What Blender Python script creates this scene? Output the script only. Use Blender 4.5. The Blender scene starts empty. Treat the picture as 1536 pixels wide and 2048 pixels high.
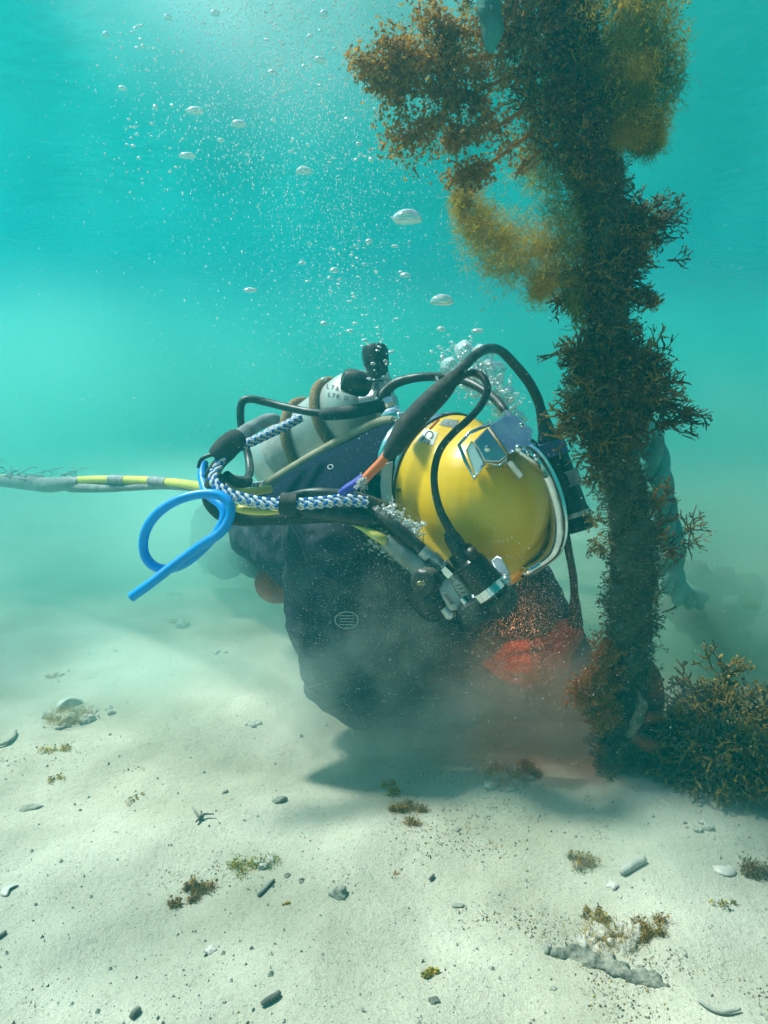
import bpy, bmesh, math, random
from mathutils import Vector, Matrix, noise
from mathutils.bvhtree import BVHTree
R = math.radians
S = bpy.context.scene
COL = S.collection
random.seed(7)

# ------------------------------------------------------------------ camera
FPX = 1462.0                      # focal length in pixels of the 1536x2048 photograph
CZ = 0.72; PITCH = R(8.5)
cam_d = bpy.data.cameras.new('camera'); cam = bpy.data.objects.new('camera', cam_d); COL.objects.link(cam)
cam.location = (0, 0, CZ); cam.rotation_euler = (R(90) - PITCH, 0, 0)
cam_d.sensor_fit = 'VERTICAL'; cam_d.sensor_height = 36; cam_d.lens = 36 * FPX / 2048
cam_d.clip_start = 0.02; cam_d.clip_end = 200
S.camera = cam

# ------------------------------------------------------------------ sky, sun, exposure
SUN_EL, SUN_AZ = 60, -72          # degrees; azimuth measured from +Y towards +X
w = bpy.data.worlds.new('World'); S.world = w; w.use_nodes = True
nt = w.node_tree; bg = nt.nodes['Background']; sky = nt.nodes.new('ShaderNodeTexSky')
sky.sky_type = 'NISHITA'; sky.sun_disc = False; sky.sun_elevation = R(SUN_EL); sky.sun_rotation = R(SUN_AZ)
nt.links.new(sky.outputs[0], bg.inputs[0]); bg.inputs[1].default_value = 0.13
sd = bpy.data.lights.new('sun', 'SUN'); sd.energy = 5.0; sd.angle = R(10); sd.color = (.93, 1, .92)
sun = bpy.data.objects.new('sun', sd); COL.objects.link(sun)
to_sun = Vector((math.sin(R(SUN_AZ)) * math.cos(R(SUN_EL)), math.cos(R(SUN_AZ)) * math.cos(R(SUN_EL)), math.sin(R(SUN_EL))))
sun.rotation_euler = to_sun.to_track_quat('Z', 'Y').to_euler()
S.view_settings.view_transform = 'Standard'; S.view_settings.look = 'None'
S.view_settings.gamma = 1; S.view_settings.use_curve_mapping = False
S.view_settings.exposure = 1.05
cy = S.cycles
cy.volume_bounces = 2; cy.max_bounces = 8; cy.transparent_max_bounces = 8
cy.diffuse_bounces = 2; cy.glossy_bounces = 3; cy.transmission_bounces = 4
cy.caustics_reflective = False; cy.caustics_refractive = False
cy.sample_clamp_indirect = 4

# ------------------------------------------------------------------ places
F = Vector((0, math.cos(PITCH), -math.sin(PITCH))); U = Vector((0, math.sin(PITCH), math.cos(PITCH))); RT = Vector((1, 0, 0))
C0 = Vector((0, 0, CZ))
def P(px, py, d):
    return C0 + d * (F + (px - 768) / FPX * RT - (py - 1024) / FPX * U)
def pr(rpx, d): return rpx * d / FPX
def hills(x, y):
    h = 0.035 * noise.noise(Vector((x * 0.9, y * 0.9, 3.1))) + 0.018 * noise.noise(Vector((x * 2.6, y * 2.6, 8.0)))
    h += 0.012 * noise.noise(Vector((x * 4.6 + 3, y * 6.5, 2.0))) + 0.008 * noise.noise(Vector((x * 9, y * 9, 1.0))) + 0.0022 * noise.noise(Vector((x * 28, y * 28, 5.0)))
    return h - 0.01
def G(px, py):
    v = F + (px - 768) / FPX * RT - (py - 1024) / FPX * U
    t = -CZ / v.z
    for _ in range(4):
        p = C0 + v * t
        t = (hills(p.x, p.y) - CZ) / v.z
    return C0 + v * t

# ------------------------------------------------------------------ mesh helpers
class MB:
    def __init__(s): s.v = []; s.f = []; s.mi = []; s.m = 0
    def add(s, vs, fs):
        o = len(s.v); s.v += [tuple(q) for q in vs]
        for f in fs: s.f.append(tuple(i + o for i in f)); s.mi.append(s.m)
    def tube(s, pts, rad, sides=10, caps=True, flat=1.0, up=None):
        n = len(pts); pts = [Vector(p) for p in pts]
        if not hasattr(rad, '__len__'): rad = [rad] * n
        vs = []; fs = []; nrm = None
        for i, p in enumerate(pts):
            t = (pts[min(i + 1, n - 1)] - pts[max(i - 1, 0)])
            t = t.normalized() if t.length > 1e-9 else Vector((0, 0, 1))
            if nrm is None:
                a = up or (Vector((0, 0, 1)) if abs(t.z) < 0.9 else Vector((1, 0, 0)))
                nrm = (a - t * a.dot(t)).normalized()
            else:
                nrm = (nrm - t * nrm.dot(t))
                nrm = nrm.normalized() if nrm.length > 1e-6 else t.orthogonal().normalized()
            b = t.cross(nrm)
            for k in range(sides):
                an = 2 * math.pi * k / sides
                vs.append(p + rad[i] * (math.cos(an) * nrm * flat + math.sin(an) * b))
        for i in range(n - 1):
            for k in range(sides):
                a = i * sides + k; b2 = i * sides + (k + 1) % sides
                fs.append((a, b2, b2 + sides, a + sides))
        if caps:
            fs.append(tuple(range(sides - 1, -1, -1))); fs.append(tuple((n - 1) * sides + k for k in range(sides)))
        s.add(vs, fs); return s
    def ell(s, c, r, m=None, seg=16, rings=10):
        c = Vector(c); r = (r, r, r) if not hasattr(r, '__len__') else r
        vs = []; fs = []
        for i in range(rings + 1):
            th = math.pi * i / rings
            for k in range(seg):
                ph = 2 * math.pi * k / seg
                q = Vector((r[0] * math.sin(th) * math.cos(ph), r[1] * math.sin(th) * math.sin(ph), r[2] * math.cos(th)))
                vs.append(c + (m @ q if m else q))
        for i in range(rings):
            for k in range(seg):
                a = i * seg + k; b = i * seg + (k + 1) % seg
                fs.append((a, a + seg, b + seg, b))
        s.add(vs, fs); return s
    def capsule(s, a, b, ra, rb, sides=20):
        a = Vector(a); b = Vector(b); t = (b - a).normalized(); pts = []; rad = []
        for i in range(6):
            an = math.pi / 2 * i / 5; pts.append(a - t * ra * math.cos(an)); rad.append(max(ra * math.sin(an), ra * .02))
        for i in range(6):
            an = math.pi / 2 * i / 5; pts.append(b + t * rb * math.sin(an)); rad.append(max(rb * math.cos(an), rb * .02))
        s.tube(pts, rad, sides); return s
    def prism(s, poly, off):
        n = len(poly); off = Vector(off); vs = [Vector(p) for p in poly] + [Vector(p) + off for p in poly]
        fs = [tuple(range(n)), tuple(range(2 * n - 1, n - 1, -1))]
        for i in range(n):
            j = (i + 1) % n; fs.append((i, i + n, j + n, j))
        s.add(vs, fs); return s
    def lathe(s, a, t, prof, sides=28):      # prof: (distance along t, radius)
        a = Vector(a); t = Vector(t).normalized()
        return s.tube([a + t * q[0] for q in prof], [q[1] for q in prof], sides)
ROOT = {}
def origin_of(o):
    return ROOT.get(o.name, Vector((0, 0, 0)))
def link(name, me, mats, parent=None, smooth=True, loc=None):
    for m in (mats if isinstance(mats, (list, tuple)) else [mats]): me.materials.append(m)
    o = bpy.data.objects.new(name, me); COL.objects.link(o)
    L = origin_of(parent) if parent else (Vector(loc) if loc is not None else Vector((0, 0, 0)))
    if L.length: me.transform(Matrix.Translation(-L))
    if parent: o.parent = parent
    else: o.location = L
    ROOT[o.name] = L
    if smooth:
        me.polygons.foreach_set('use_smooth', [True] * len(me.polygons))
    me.update()
    return o
def build(mb, name, mats, parent=None, smooth=True, loc=None, bevel=0, auto=None):
    me = bpy.data.meshes.new(name); me.from_pydata(mb.v, [], mb.f); me.validate()
    if len(me.polygons) == len(mb.mi) and any(mb.mi): me.polygons.foreach_set('material_index', mb.mi)
    bm = bmesh.new(); bm.from_mesh(me)
    if len(bm.verts) < 40000: bmesh.ops.recalc_face_normals(bm, faces=bm.faces)
    bm.to_mesh(me); bm.free()
    o = link(name, me, mats, parent, smooth, loc)
    if smooth and auto is not None: me.set_sharp_from_angle(angle=R(auto))
    if bevel:
        b = o.modifiers.new('bevel', 'BEVEL'); b.width = bevel; b.segments = 3; b.limit_method = 'ANGLE'
        me.set_sharp_from_angle(angle=R(40)); b.harden_normals = False
    return o
def tag(o, label=None, cat=None, group=None, kind=None):
    if label: o['label'] = label
    if cat: o['category'] = cat
    if group: o['group'] = group
    if kind: o['kind'] = kind
    return o
def thing(name, loc, label, cat, group=None):
    o = bpy.data.objects.new(name, None); o.empty_display_size = .05; COL.objects.link(o); o.location = loc
    ROOT[o.name] = Vector(loc); return tag(o, label, cat, group)
def remesh(mb, voxel, smooth=4, hull=None):
    me = bpy.data.meshes.new('tmp'); me.from_pydata(mb.v, [], mb.f)
    bm = bmesh.new(); bm.from_mesh(me); bmesh.ops.recalc_face_normals(bm, faces=bm.faces)
    bm.to_mesh(me); bm.free()
    o = bpy.data.objects.new('tmp', me); COL.objects.link(o)
    r = o.modifiers.new('r', 'REMESH'); r.mode = 'VOXEL'; r.voxel_size = voxel
    if smooth:
        s = o.modifiers.new('s', 'SMOOTH'); s.iterations = smooth; s.factor = .5
    dg = bpy.context.evaluated_depsgraph_get()
    out = bpy.data.meshes.new_from_object(o.evaluated_get(dg))
    bpy.data.objects.remove(o); out.materials.clear(); return out
def hull(pts):
    bm = bmesh.new()
    for p in pts: bm.verts.new(p)
    bmesh.ops.convex_hull(bm, input=bm.verts)
    me = bpy.data.meshes.new('h'); bm.to_mesh(me); bm.free()
    mb = MB(); mb.add([v.co for v in me.vertices if True], [tuple(p.vertices) for p in me.polygons]); return mb
def sphere_pts(c, r, n=40):
    out = []
    for i in range(n):
        z = 1 - 2 * (i + .5) / n; a = i * 2.39996; q = math.sqrt(1 - z * z)
        out.append(Vector(c) + r * Vector((q * math.cos(a), q * math.sin(a), z)))
    return out
def spline(cp, step=6):                       # Catmull-Rom through lists of numbers
    out = []; n = len(cp)
    for i in range(n - 1):
        p0 = cp[max(i - 1, 0)]; p1 = cp[i]; p2 = cp[i + 1]; p3 = cp[min(i + 2, n - 1)]
        for k in range(step):
            t = k / step
            out.append([.5 * (2 * b + (c - a) * t + (2 * a - 5 * b + 4 * c - d) * t * t + (3 * b - a - 3 * c + d) * t ** 3) for a, b, c, d in zip(p0, p1, p2, p3)])
    out.append(list(cp[-1])); return out
def hose_pts(cp, step=8):                     # control points (px, py, depth, radius in px)
    q = spline(cp, step)
    return [P(a[0], a[1], a[2]) for a in q], [pr(a[3], a[2]) for a in q]
def hose(name, cp, mat, parent=None, sides=14, step=8, **k):
    a, b = hose_pts(cp, step); b = [q * (1 + .05 * noise.noise(p * 26)) for p, q in zip(a, b)]; m = MB(); m.tube(a, b, sides)
    return build(m, name, mat, parent, auto=50, loc=None if parent else a[0], **k)

# ------------------------------------------------------------------ materials
def mat(name, col, rough=.5, metal=0, col2=None, nscale=20, bump=0, bscale=60, bdist=.002, wave=None, spec=.5, transl=0, coat=0, detail=6, lo=.35, hi=.65, stretch=None, emis=None, estr=1, sheen=0, dust=0):
    m = bpy.data.materials.new(name); m.use_nodes = True; t = m.node_tree; n = t.nodes; b = n['Principled BSDF']
    b.inputs['Base Color'].default_value = (*col, 1); b.inputs['Roughness'].default_value = rough
    b.inputs['Metallic'].default_value = metal; b.inputs['Specular IOR Level'].default_value = spec
    b.inputs['Coat Weight'].default_value = coat
    if sheen: b.inputs['Sheen Weight'].default_value = sheen
    tc = n.new('ShaderNodeTexCoord'); src = tc.outputs['Object']
    if stretch:
        mp = n.new('ShaderNodeMapping'); mp.inputs['Scale'].default_value = stretch; t.links.new(src, mp.inputs[0]); src = mp.outputs[0]
    if col2:
        no = n.new('ShaderNodeTexNoise'); no.inputs['Scale'].default_value = nscale; no.inputs['Detail'].default_value = detail
        cr = n.new('ShaderNodeValToRGB'); cr.color_ramp.elements[0].position = lo; cr.color_ramp.elements[1].position = hi
        cr.color_ramp.elements[0].color = (*col, 1); cr.color_ramp.elements[1].color = (*col2, 1)
        t.links.new(src, no.inputs['Vector']); t.links.new(no.outputs[0], cr.inputs[0]); t.links.new(cr.outputs[0], b.inputs['Base Color'])
    if bump:
        no = n.new('ShaderNodeTexNoise'); no.inputs['Scale'].default_value = bscale; no.inputs['Detail'].default_value = 5
        bp = n.new('ShaderNodeBump'); bp.inputs['Strength'].default_value = bump; bp.inputs['Distance'].default_value = bdist
        t.links.new(src, no.inputs['Vector']); t.links.new(no.outputs[0], bp.inputs['Height']); t.links.new(bp.outputs[0], b.inputs['Normal'])
    if dust:                                              # silt settled on upward faces, scuffs elsewhere
        ge = n.new('ShaderNodeNewGeometry'); sx = n.new('ShaderNodeSeparateXYZ'); t.links.new(ge.outputs['Normal'], sx.inputs[0])
        up_ = n.new('ShaderNodeMapRange'); up_.inputs[1].default_value = -.3; up_.inputs[2].default_value = 1; t.links.new(sx.outputs[2], up_.inputs[0])
        dn = n.new('ShaderNodeTexNoise'); dn.inputs['Scale'].default_value = 34; dn.inputs['Detail'].default_value = 8; dn.inputs['Roughness'].default_value = .7; t.links.new(tc.outputs['Object'], dn.inputs['Vector'])
        dr = n.new('ShaderNodeMapRange'); dr.inputs[1].default_value = .45; dr.inputs[2].default_value = .75; t.links.new(dn.outputs[0], dr.inputs[0])
        dm = n.new('ShaderNodeMath'); dm.operation = 'MULTIPLY'; t.links.new(up_.outputs[0], dm.inputs[0]); t.links.new(dr.outputs[0], dm.inputs[1])
        d2 = n.new('ShaderNodeMath'); d2.operation = 'MULTIPLY'; d2.inputs[1].default_value = dust; d2.use_clamp = True; t.links.new(dm.outputs[0], d2.inputs[0])
        mxd = n.new('ShaderNodeMix'); mxd.data_type = 'RGBA'; t.links.new(d2.outputs[0], mxd.inputs[0]); mxd.inputs[7].default_value = (.50, .48, .36, 1)
        if col2: t.links.new(cr.outputs[0], mxd.inputs[6])
        else: mxd.inputs[6].default_value = (*col, 1)
        t.links.new(mxd.outputs[2], b.inputs['Base Color'])
    if transl:
        tr = n.new('ShaderNodeBsdfTranslucent'); mx = n.new('ShaderNodeMixShader'); mx.inputs[0].default_value = transl
        if col2: t.links.new(cr.outputs[0], tr.inputs[0])
        else: tr.inputs[0].default_value = (*col, 1)
        t.links.new(b.outputs[0], mx.inputs[1]); t.links.new(tr.outputs[0], mx.inputs[2]); t.links.new(mx.outputs[0], n['Material Output'].inputs[0])
    if emis:
        b.inputs['Emission Color'].default_value = (*emis, 1); b.inputs['Emission Strength'].default_value = estr
    return m
def volmat(name, col, dens, aniso=0, noise_scale=None, contrast=(.4, .7), center=None, radius=None, absorb=(0, 0, 0)):
    m = bpy.data.materials.new(name); m.use_nodes = True; t = m.node_tree; n = t.nodes
    n.remove(n['Principled BSDF']); v = n.new('ShaderNodeVolumePrincipled')
    v.inputs['Color'].default_value = (*col, 1); v.inputs['Density'].default_value = dens; v.inputs['Anisotropy'].default_value = aniso
    v.inputs['Absorption Color'].default_value = (*absorb, 1)
    t.links.new(v.outputs[0], n['Material Output'].inputs['Volume'])
    if noise_scale:
        tc = n.new('ShaderNodeTexCoord'); no = n.new('ShaderNodeTexNoise'); no.inputs['Scale'].default_value = noise_scale
        no.inputs['Detail'].default_value = 3
        t.links.new(tc.outputs['Object'], no.inputs['Vector'])
        mr = n.new('ShaderNodeMapRange'); mr.inputs[1].default_value = contrast[0]; mr.inputs[2].default_value = contrast[1]
        t.links.new(no.outputs[0], mr.inputs[0])
        # fall-off towards the edge of the ellipsoid: generated coordinates, 0.5 in the middle
        sub = n.new('ShaderNodeVectorMath'); sub.operation = 'SUBTRACT'; sub.inputs[1].default_value = (.5, .5, .5)
        t.links.new(tc.outputs['Generated'], sub.inputs[0])
        ln = n.new('ShaderNodeVectorMath'); ln.operation = 'LENGTH'; t.links.new(sub.outputs[0], ln.inputs[0])
        fo = n.new('ShaderNodeMapRange'); fo.inputs[1].default_value = .5; fo.inputs[2].default_value = .12; fo.interpolation_type = 'SMOOTHSTEP'
        t.links.new(ln.outputs['Value'], fo.inputs[0])
        mu = n.new('ShaderNodeMath'); mu.operation = 'MULTIPLY'; t.links.new(mr.outputs[0], mu.inputs[0]); t.links.new(fo.outputs[0], mu.inputs[1])
        m2 = n.new('ShaderNodeMath'); m2.operation = 'MULTIPLY'; m2.inputs[1].default_value = dens; t.links.new(mu.outputs[0], m2.inputs[0])
        t.links.new(m2.outputs[0], v.inputs['Density'])
    return m

M = {}
M['suit'] = mat('suit_fabric', (.012, .017, .032), .8, spec=.3, col2=(.020, .030, .056), nscale=14, bump=.35, bscale=420, bdist=.0015, dust=.22)
M['suit_seam'] = mat('suit_seam', (.11, .13, .14), .7)
M['suit_blue'] = mat('suit_blue_panel', (.004, .012, .040), .85, spec=.12, col2=(.003, .008, .024), nscale=9, bump=.3, bscale=500, bdist=.001)
M['logo'] = mat('pale_print', (.55, .62, .62), .8)
M['orange_rubber'] = mat('orange_rubber', (.36, .060, .022), .75, spec=.2, col2=(.22, .035, .015), nscale=40, bump=.3, bscale=150)
M['yellow'] = mat('yellow_gelcoat', (.98, .61, .0), .33, col2=(.90, .52, .0), nscale=6, lo=.3, hi=.8, coat=.2, dust=.30, bump=.05, bscale=300, bdist=.0005)
M['chrome'] = mat('chrome', (.88, .92, .93), .16, 1, col2=(.62, .68, .70), nscale=26, bump=.06, bscale=60, bdist=.001)
M['clampsteel'] = mat('satin_clamp_steel', (.55, .62, .62), .3, .55, col2=(.40, .46, .46), nscale=18)
M['steel'] = mat('brushed_steel', (.66, .70, .69), .36, .75, col2=(.38, .42, .41), nscale=40)
M['bluefilm'] = mat('steel_with_blue_film', (.36, .42, .66), .24, .9, col2=(.62, .72, .74), nscale=16, lo=.42, hi=.62, bump=.08, bscale=90)
M['black'] = mat('black_rubber', (.010, .011, .012), .42, col2=(.022, .022, .020), nscale=70, bump=.3, bscale=200, bdist=.001, dust=.35)
M['blackmatte'] = mat('black_sleeve', (.012, .012, .013), .8, bump=.5, bscale=600, bdist=.001, col2=(.028, .027, .024), nscale=120, dust=.25)
M['plastic'] = mat('black_plastic', (.012, .012, .013), .28, bump=.08, bscale=120)
M['alu'] = mat('grey_painted_aluminium', (.60, .63, .60), .36, .45, col2=(.40, .42, .37), nscale=12, bump=.06, bscale=200, lo=.4, hi=.75, dust=.6)
M['scratch'] = mat('scratched_pale_paint', (.55, .58, .55), .6, col2=(.34, .36, .34), nscale=40, stretch=(1, 1, 1))
M['tanrope'] = mat('tan_braid', (.36, .24, .10), .85, col2=(.17, .11, .05), nscale=260, detail=1, bump=.9, bscale=320, bdist=.002)
M['tan'] = mat('tan_edging', (.46, .42, .28), .8, col2=(.32, .28, .18), nscale=60, bump=.3, bscale=300)
M['blue'] = mat('bright_blue_hose', (.0, .34, .92), .38, col2=(.0, .30, .85), dust=.3, nscale=30, bump=.05, bscale=100)
M['fadedblue'] = mat('faded_blue_band', (.05, .10, .26), .6)
M['darkblue'] = mat('ultramarine_sheath', (.03, .035, .42), .6, bump=.4, bscale=500)
M['orange'] = mat('orange_sheath', (.75, .16, .03), .5, bump=.1, bscale=300)
M['ropeblue'] = mat('blue_yarn', (.008, .13, .50), .8, bump=.5, bscale=700)
M['ropewhite'] = mat('white_yarn', (.72, .74, .70), .8, bump=.5, bscale=700)
M['yhose'] = mat('yellow_hose', (.72, .66, .10), .45, col2=(.60, .56, .12), nscale=18, bump=.05)
M['tape'] = mat('grey_tape', (.30, .33, .32), .6, col2=(.18, .20, .20), nscale=50, bump=.4, bscale=150)
M['tapeold'] = mat('old_silver_tape', (.38, .40, .37), .5, col2=(.16, .17, .15), nscale=25, bump=.5, bscale=60, bdist=.003)
M['white'] = mat('white_label', (.72, .74, .70), .5, col2=(.55, .57, .54), nscale=60)
M['ink'] = mat('black_ink', (.015, .015, .015), .6)
M['brass'] = mat('dull_brass', (.36, .30, .12), .35, .8, col2=(.22, .19, .09), nscale=60)
M['glass'] = mat('dark_port_glass', (.01, .02, .02), .05, 0, spec=.8)
M['weed'] = mat('brown_seaweed', (.30, .15, .028), .6, col2=(.12, .075, .018), nscale=45, transl=.5)
M['weedtip'] = mat('olive_seaweed', (.62, .38, .06), .6, col2=(.30, .20, .035), nscale=30, transl=.5)
M['weedorange'] = mat('orange_brown_seaweed', (.66, .34, .05), .6, col2=(.36, .18, .025), nscale=24, transl=.55)
M['weedyellow'] = mat('yellow_filament_algae', (.80, .56, .06), .7, col2=(.52, .38, .04), nscale=14, transl=.6)
M['weedgreen'] = mat('green_filament_algae', (.26, .30, .04), .7, col2=(.15, .20, .04), nscale=14, transl=.55)
M['turf'] = mat('rope_turf', (.22, .19, .085), .9, col2=(.10, .10, .05), nscale=40, transl=.15)
M['turfpale'] = mat('silted_turf', (.20, .20, .15), .9, col2=(.09, .095, .06), nscale=50)
M['oldrope'] = mat('old_rope', (.09, .13, .10), .9, col2=(.05, .06, .035), nscale=30, bump=.8, bscale=150, bdist=.004)
M['teal'] = mat('turquoise_rope', (.10, .46, .42), .7, col2=(.10, .22, .20), nscale=14, bump=.6, bscale=90, bdist=.004, transl=.2)
M['rust'] = mat('rusty_orange_steel', (.40, .11, .045), .8, col2=(.20, .075, .035), nscale=30, bump=.7, bscale=90, bdist=.003)
M['stone'] = mat('grey_stone', (.30, .30, .24), .9, col2=(.16, .17, .14), nscale=40, bump=.8, bscale=120, bdist=.003, dust=1.2)
M['stonepale'] = mat('pale_rubble', (.50, .49, .42), .9, col2=(.30, .30, .25), nscale=40, bump=.8, bscale=110, bdist=.004)
M['darkstick'] = mat('dark_debris', (.06, .065, .055), .8, col2=(.16, .16, .13), nscale=60, bump=.4, dust=.9)
M['shell'] = mat('pale_shell', (.60, .58, .50), .45, col2=(.45, .42, .36), nscale=30, bump=.3, bscale=90)
M['silt'] = mat('silt_grain', (.75, .72, .62), .6)
M['darkridge'] = mat('dark_encrusted_stone', (.16, .17, .13), .9, col2=(.04, .045, .04), nscale=60, bump=.9, bscale=140, bdist=.004, dust=.8)
M['reddish'] = mat('silted_wreckage', (.20, .11, .09), .9, col2=(.10, .10, .08), nscale=12, bump=.8, bscale=60, bdist=.006)

def sand_mat():
    m = mat('pale_sand', (.60, .565, .465), .95, spec=.2); t = m.node_tree; n = t.nodes; b = n['Principled BSDF']
    tc = n.new('ShaderNodeTexCoord')
    def nz(s, d, r=.5):
        q = n.new('ShaderNodeTexNoise'); q.inputs['Scale'].default_value = s; q.inputs['Detail'].default_value = d; q.inputs['Roughness'].default_value = r
        t.links.new(tc.outputs['Object'], q.inputs['Vector']); return q
    a = nz(3.2, 5); f = nz(420, 3, .7); c = nz(90, 4, .7)
    cr = n.new('ShaderNodeValToRGB'); e = cr.color_ramp.elements
    e[0].position = .32; e[0].color = (.33, .325, .235, 1); e[1].position = .68; e[1].color = (.62, .60, .475, 1); t.links.new(a.outputs[0], cr.inputs[0])
    cf = n.new('ShaderNodeValToRGB'); e = cf.color_ramp.elements; e[0].position = .30; e[0].color = (.38, .36, .33, 1); e[1].position = .52; e[1].color = (1, 1, 1, 1)
    t.links.new(f.outputs[0], cf.inputs[0])
    cc = n.new('ShaderNodeValToRGB'); e = cc.color_ramp.elements; e[0].position = .28; e[0].color = (.50, .49, .45, 1); e[1].position = .45; e[1].color = (1, 1, 1, 1)
    t.links.new(c.outputs[0], cc.inputs[0])
    m1 = n.new('ShaderNodeMix'); m1.data_type = 'RGBA'; m1.blend_type = 'MULTIPLY'; m1.inputs[0].default_value = .5
    t.links.new(cr.outputs[0], m1.inputs[6]); t.links.new(cf.outputs[0], m1.inputs[7])
    m2 = n.new('ShaderNodeMix'); m2.data_type = 'RGBA'; m2.blend_type = 'MULTIPLY'; m2.inputs[0].default_value = .4
    t.links.new(m1.outputs[2], m2.inputs[6]); t.links.new(cc.outputs[0], m2.inputs[7]); t.links.new(m2.outputs[2], b.inputs['Base Color'])
    bp = n.new('ShaderNodeBump'); bp.inputs['Strength'].default_value = .55; bp.inputs['Distance'].default_value = .004
    bp2 = n.new('ShaderNodeBump'); bp2.inputs['Strength'].default_value = .6; bp2.inputs['Distance'].default_value = .008
    bp.inputs['Distance'].default_value = .004; bp2.inputs['Distance'].default_value = .007
    t.links.new(f.outputs[0], bp.inputs['Height']); t.links.new(c.outputs[0], bp2.inputs['Height'])
    t.links.new(bp.outputs[0], bp2.inputs['Normal']); t.links.new(bp2.outputs[0], b.inputs['Normal'])
    return m
M['sand'] = sand_mat()

def bubble_mat():
    m = bpy.data.materials.new('air_bubble'); m.use_nodes = True; t = m.node_tree; n = t.nodes; n.remove(n['Principled BSDF'])
    g = n.new('ShaderNodeBsdfGlossy'); g.inputs['Roughness'].default_value = .12; g.inputs['Color'].default_value = (.95, 1, 1, 1)
    tr = n.new('ShaderNodeBsdfTransparent'); tr.inputs[0].default_value = (.92, .98, .98, 1)
    lw = n.new('ShaderNodeLayerWeight'); lw.inputs[0].default_value = .45
    mr = n.new('ShaderNodeMapRange'); mr.inputs[1].default_value = .1; mr.inputs[2].default_value = .75; mr.inputs[3].default_value = .22; mr.inputs[4].default_value = 1
    df = n.new('ShaderNodeBsdfDiffuse'); df.inputs[0].default_value = (.95, .97, .96, 1); m0 = n.new('ShaderNodeMixShader'); m0.inputs[0].default_value = .45; t.links.new(g.outputs[0], m0.inputs[1]); t.links.new(df.outputs[0], m0.inputs[2])  # white diffuse share stands in for sunlight reflected off the bubble
    mx = n.new('ShaderNodeMixShader'); t.links.new(lw.outputs['Facing'], mr.inputs[0]); t.links.new(mr.outputs[0], mx.inputs[0])
    t.links.new(tr.outputs[0], mx.inputs[1]); t.links.new(m0.outputs[0], mx.inputs[2]); t.links.new(mx.outputs[0], n['Material Output'].inputs[0])
    return m
M['bubble'] = bubble_mat()
M['bubbletiny'] = mat('tiny_bubble', (.92, .95, .94), .2)  # plain white colour stands in for the glints on tiny bubbles

# ------------------------------------------------------------------ the setting
def sea_floor():
    xs = []; x = 0.0; st = .009
    while x < 32: xs.append(x); x += st; st = min(st * 1.022 if x > .5 else st, 1.0)
    xs = [-q for q in xs[:0:-1]] + xs
    ys = [-3.5, -2, -1, -.4, 0]; y = .3; st = .012
    while y < 42: ys.append(y); y += st; st = min(st * 1.022 if y > 1.2 else st, 1.0)
    vs = [(a, b, hills(a, b)) for b in ys for a in xs]; nx = len(xs)
    fs = [(j * nx + i, j * nx + i + 1, (j + 1) * nx + i + 1, (j + 1) * nx + i) for j in range(len(ys) - 1) for i in range(nx - 1)]
    me = bpy.data.meshes.new('sea_floor'); me.from_pydata(vs, [], fs)
    o = link('sea_floor', me, M['sand']); tag(o, kind='structure')
sea_floor()

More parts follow.
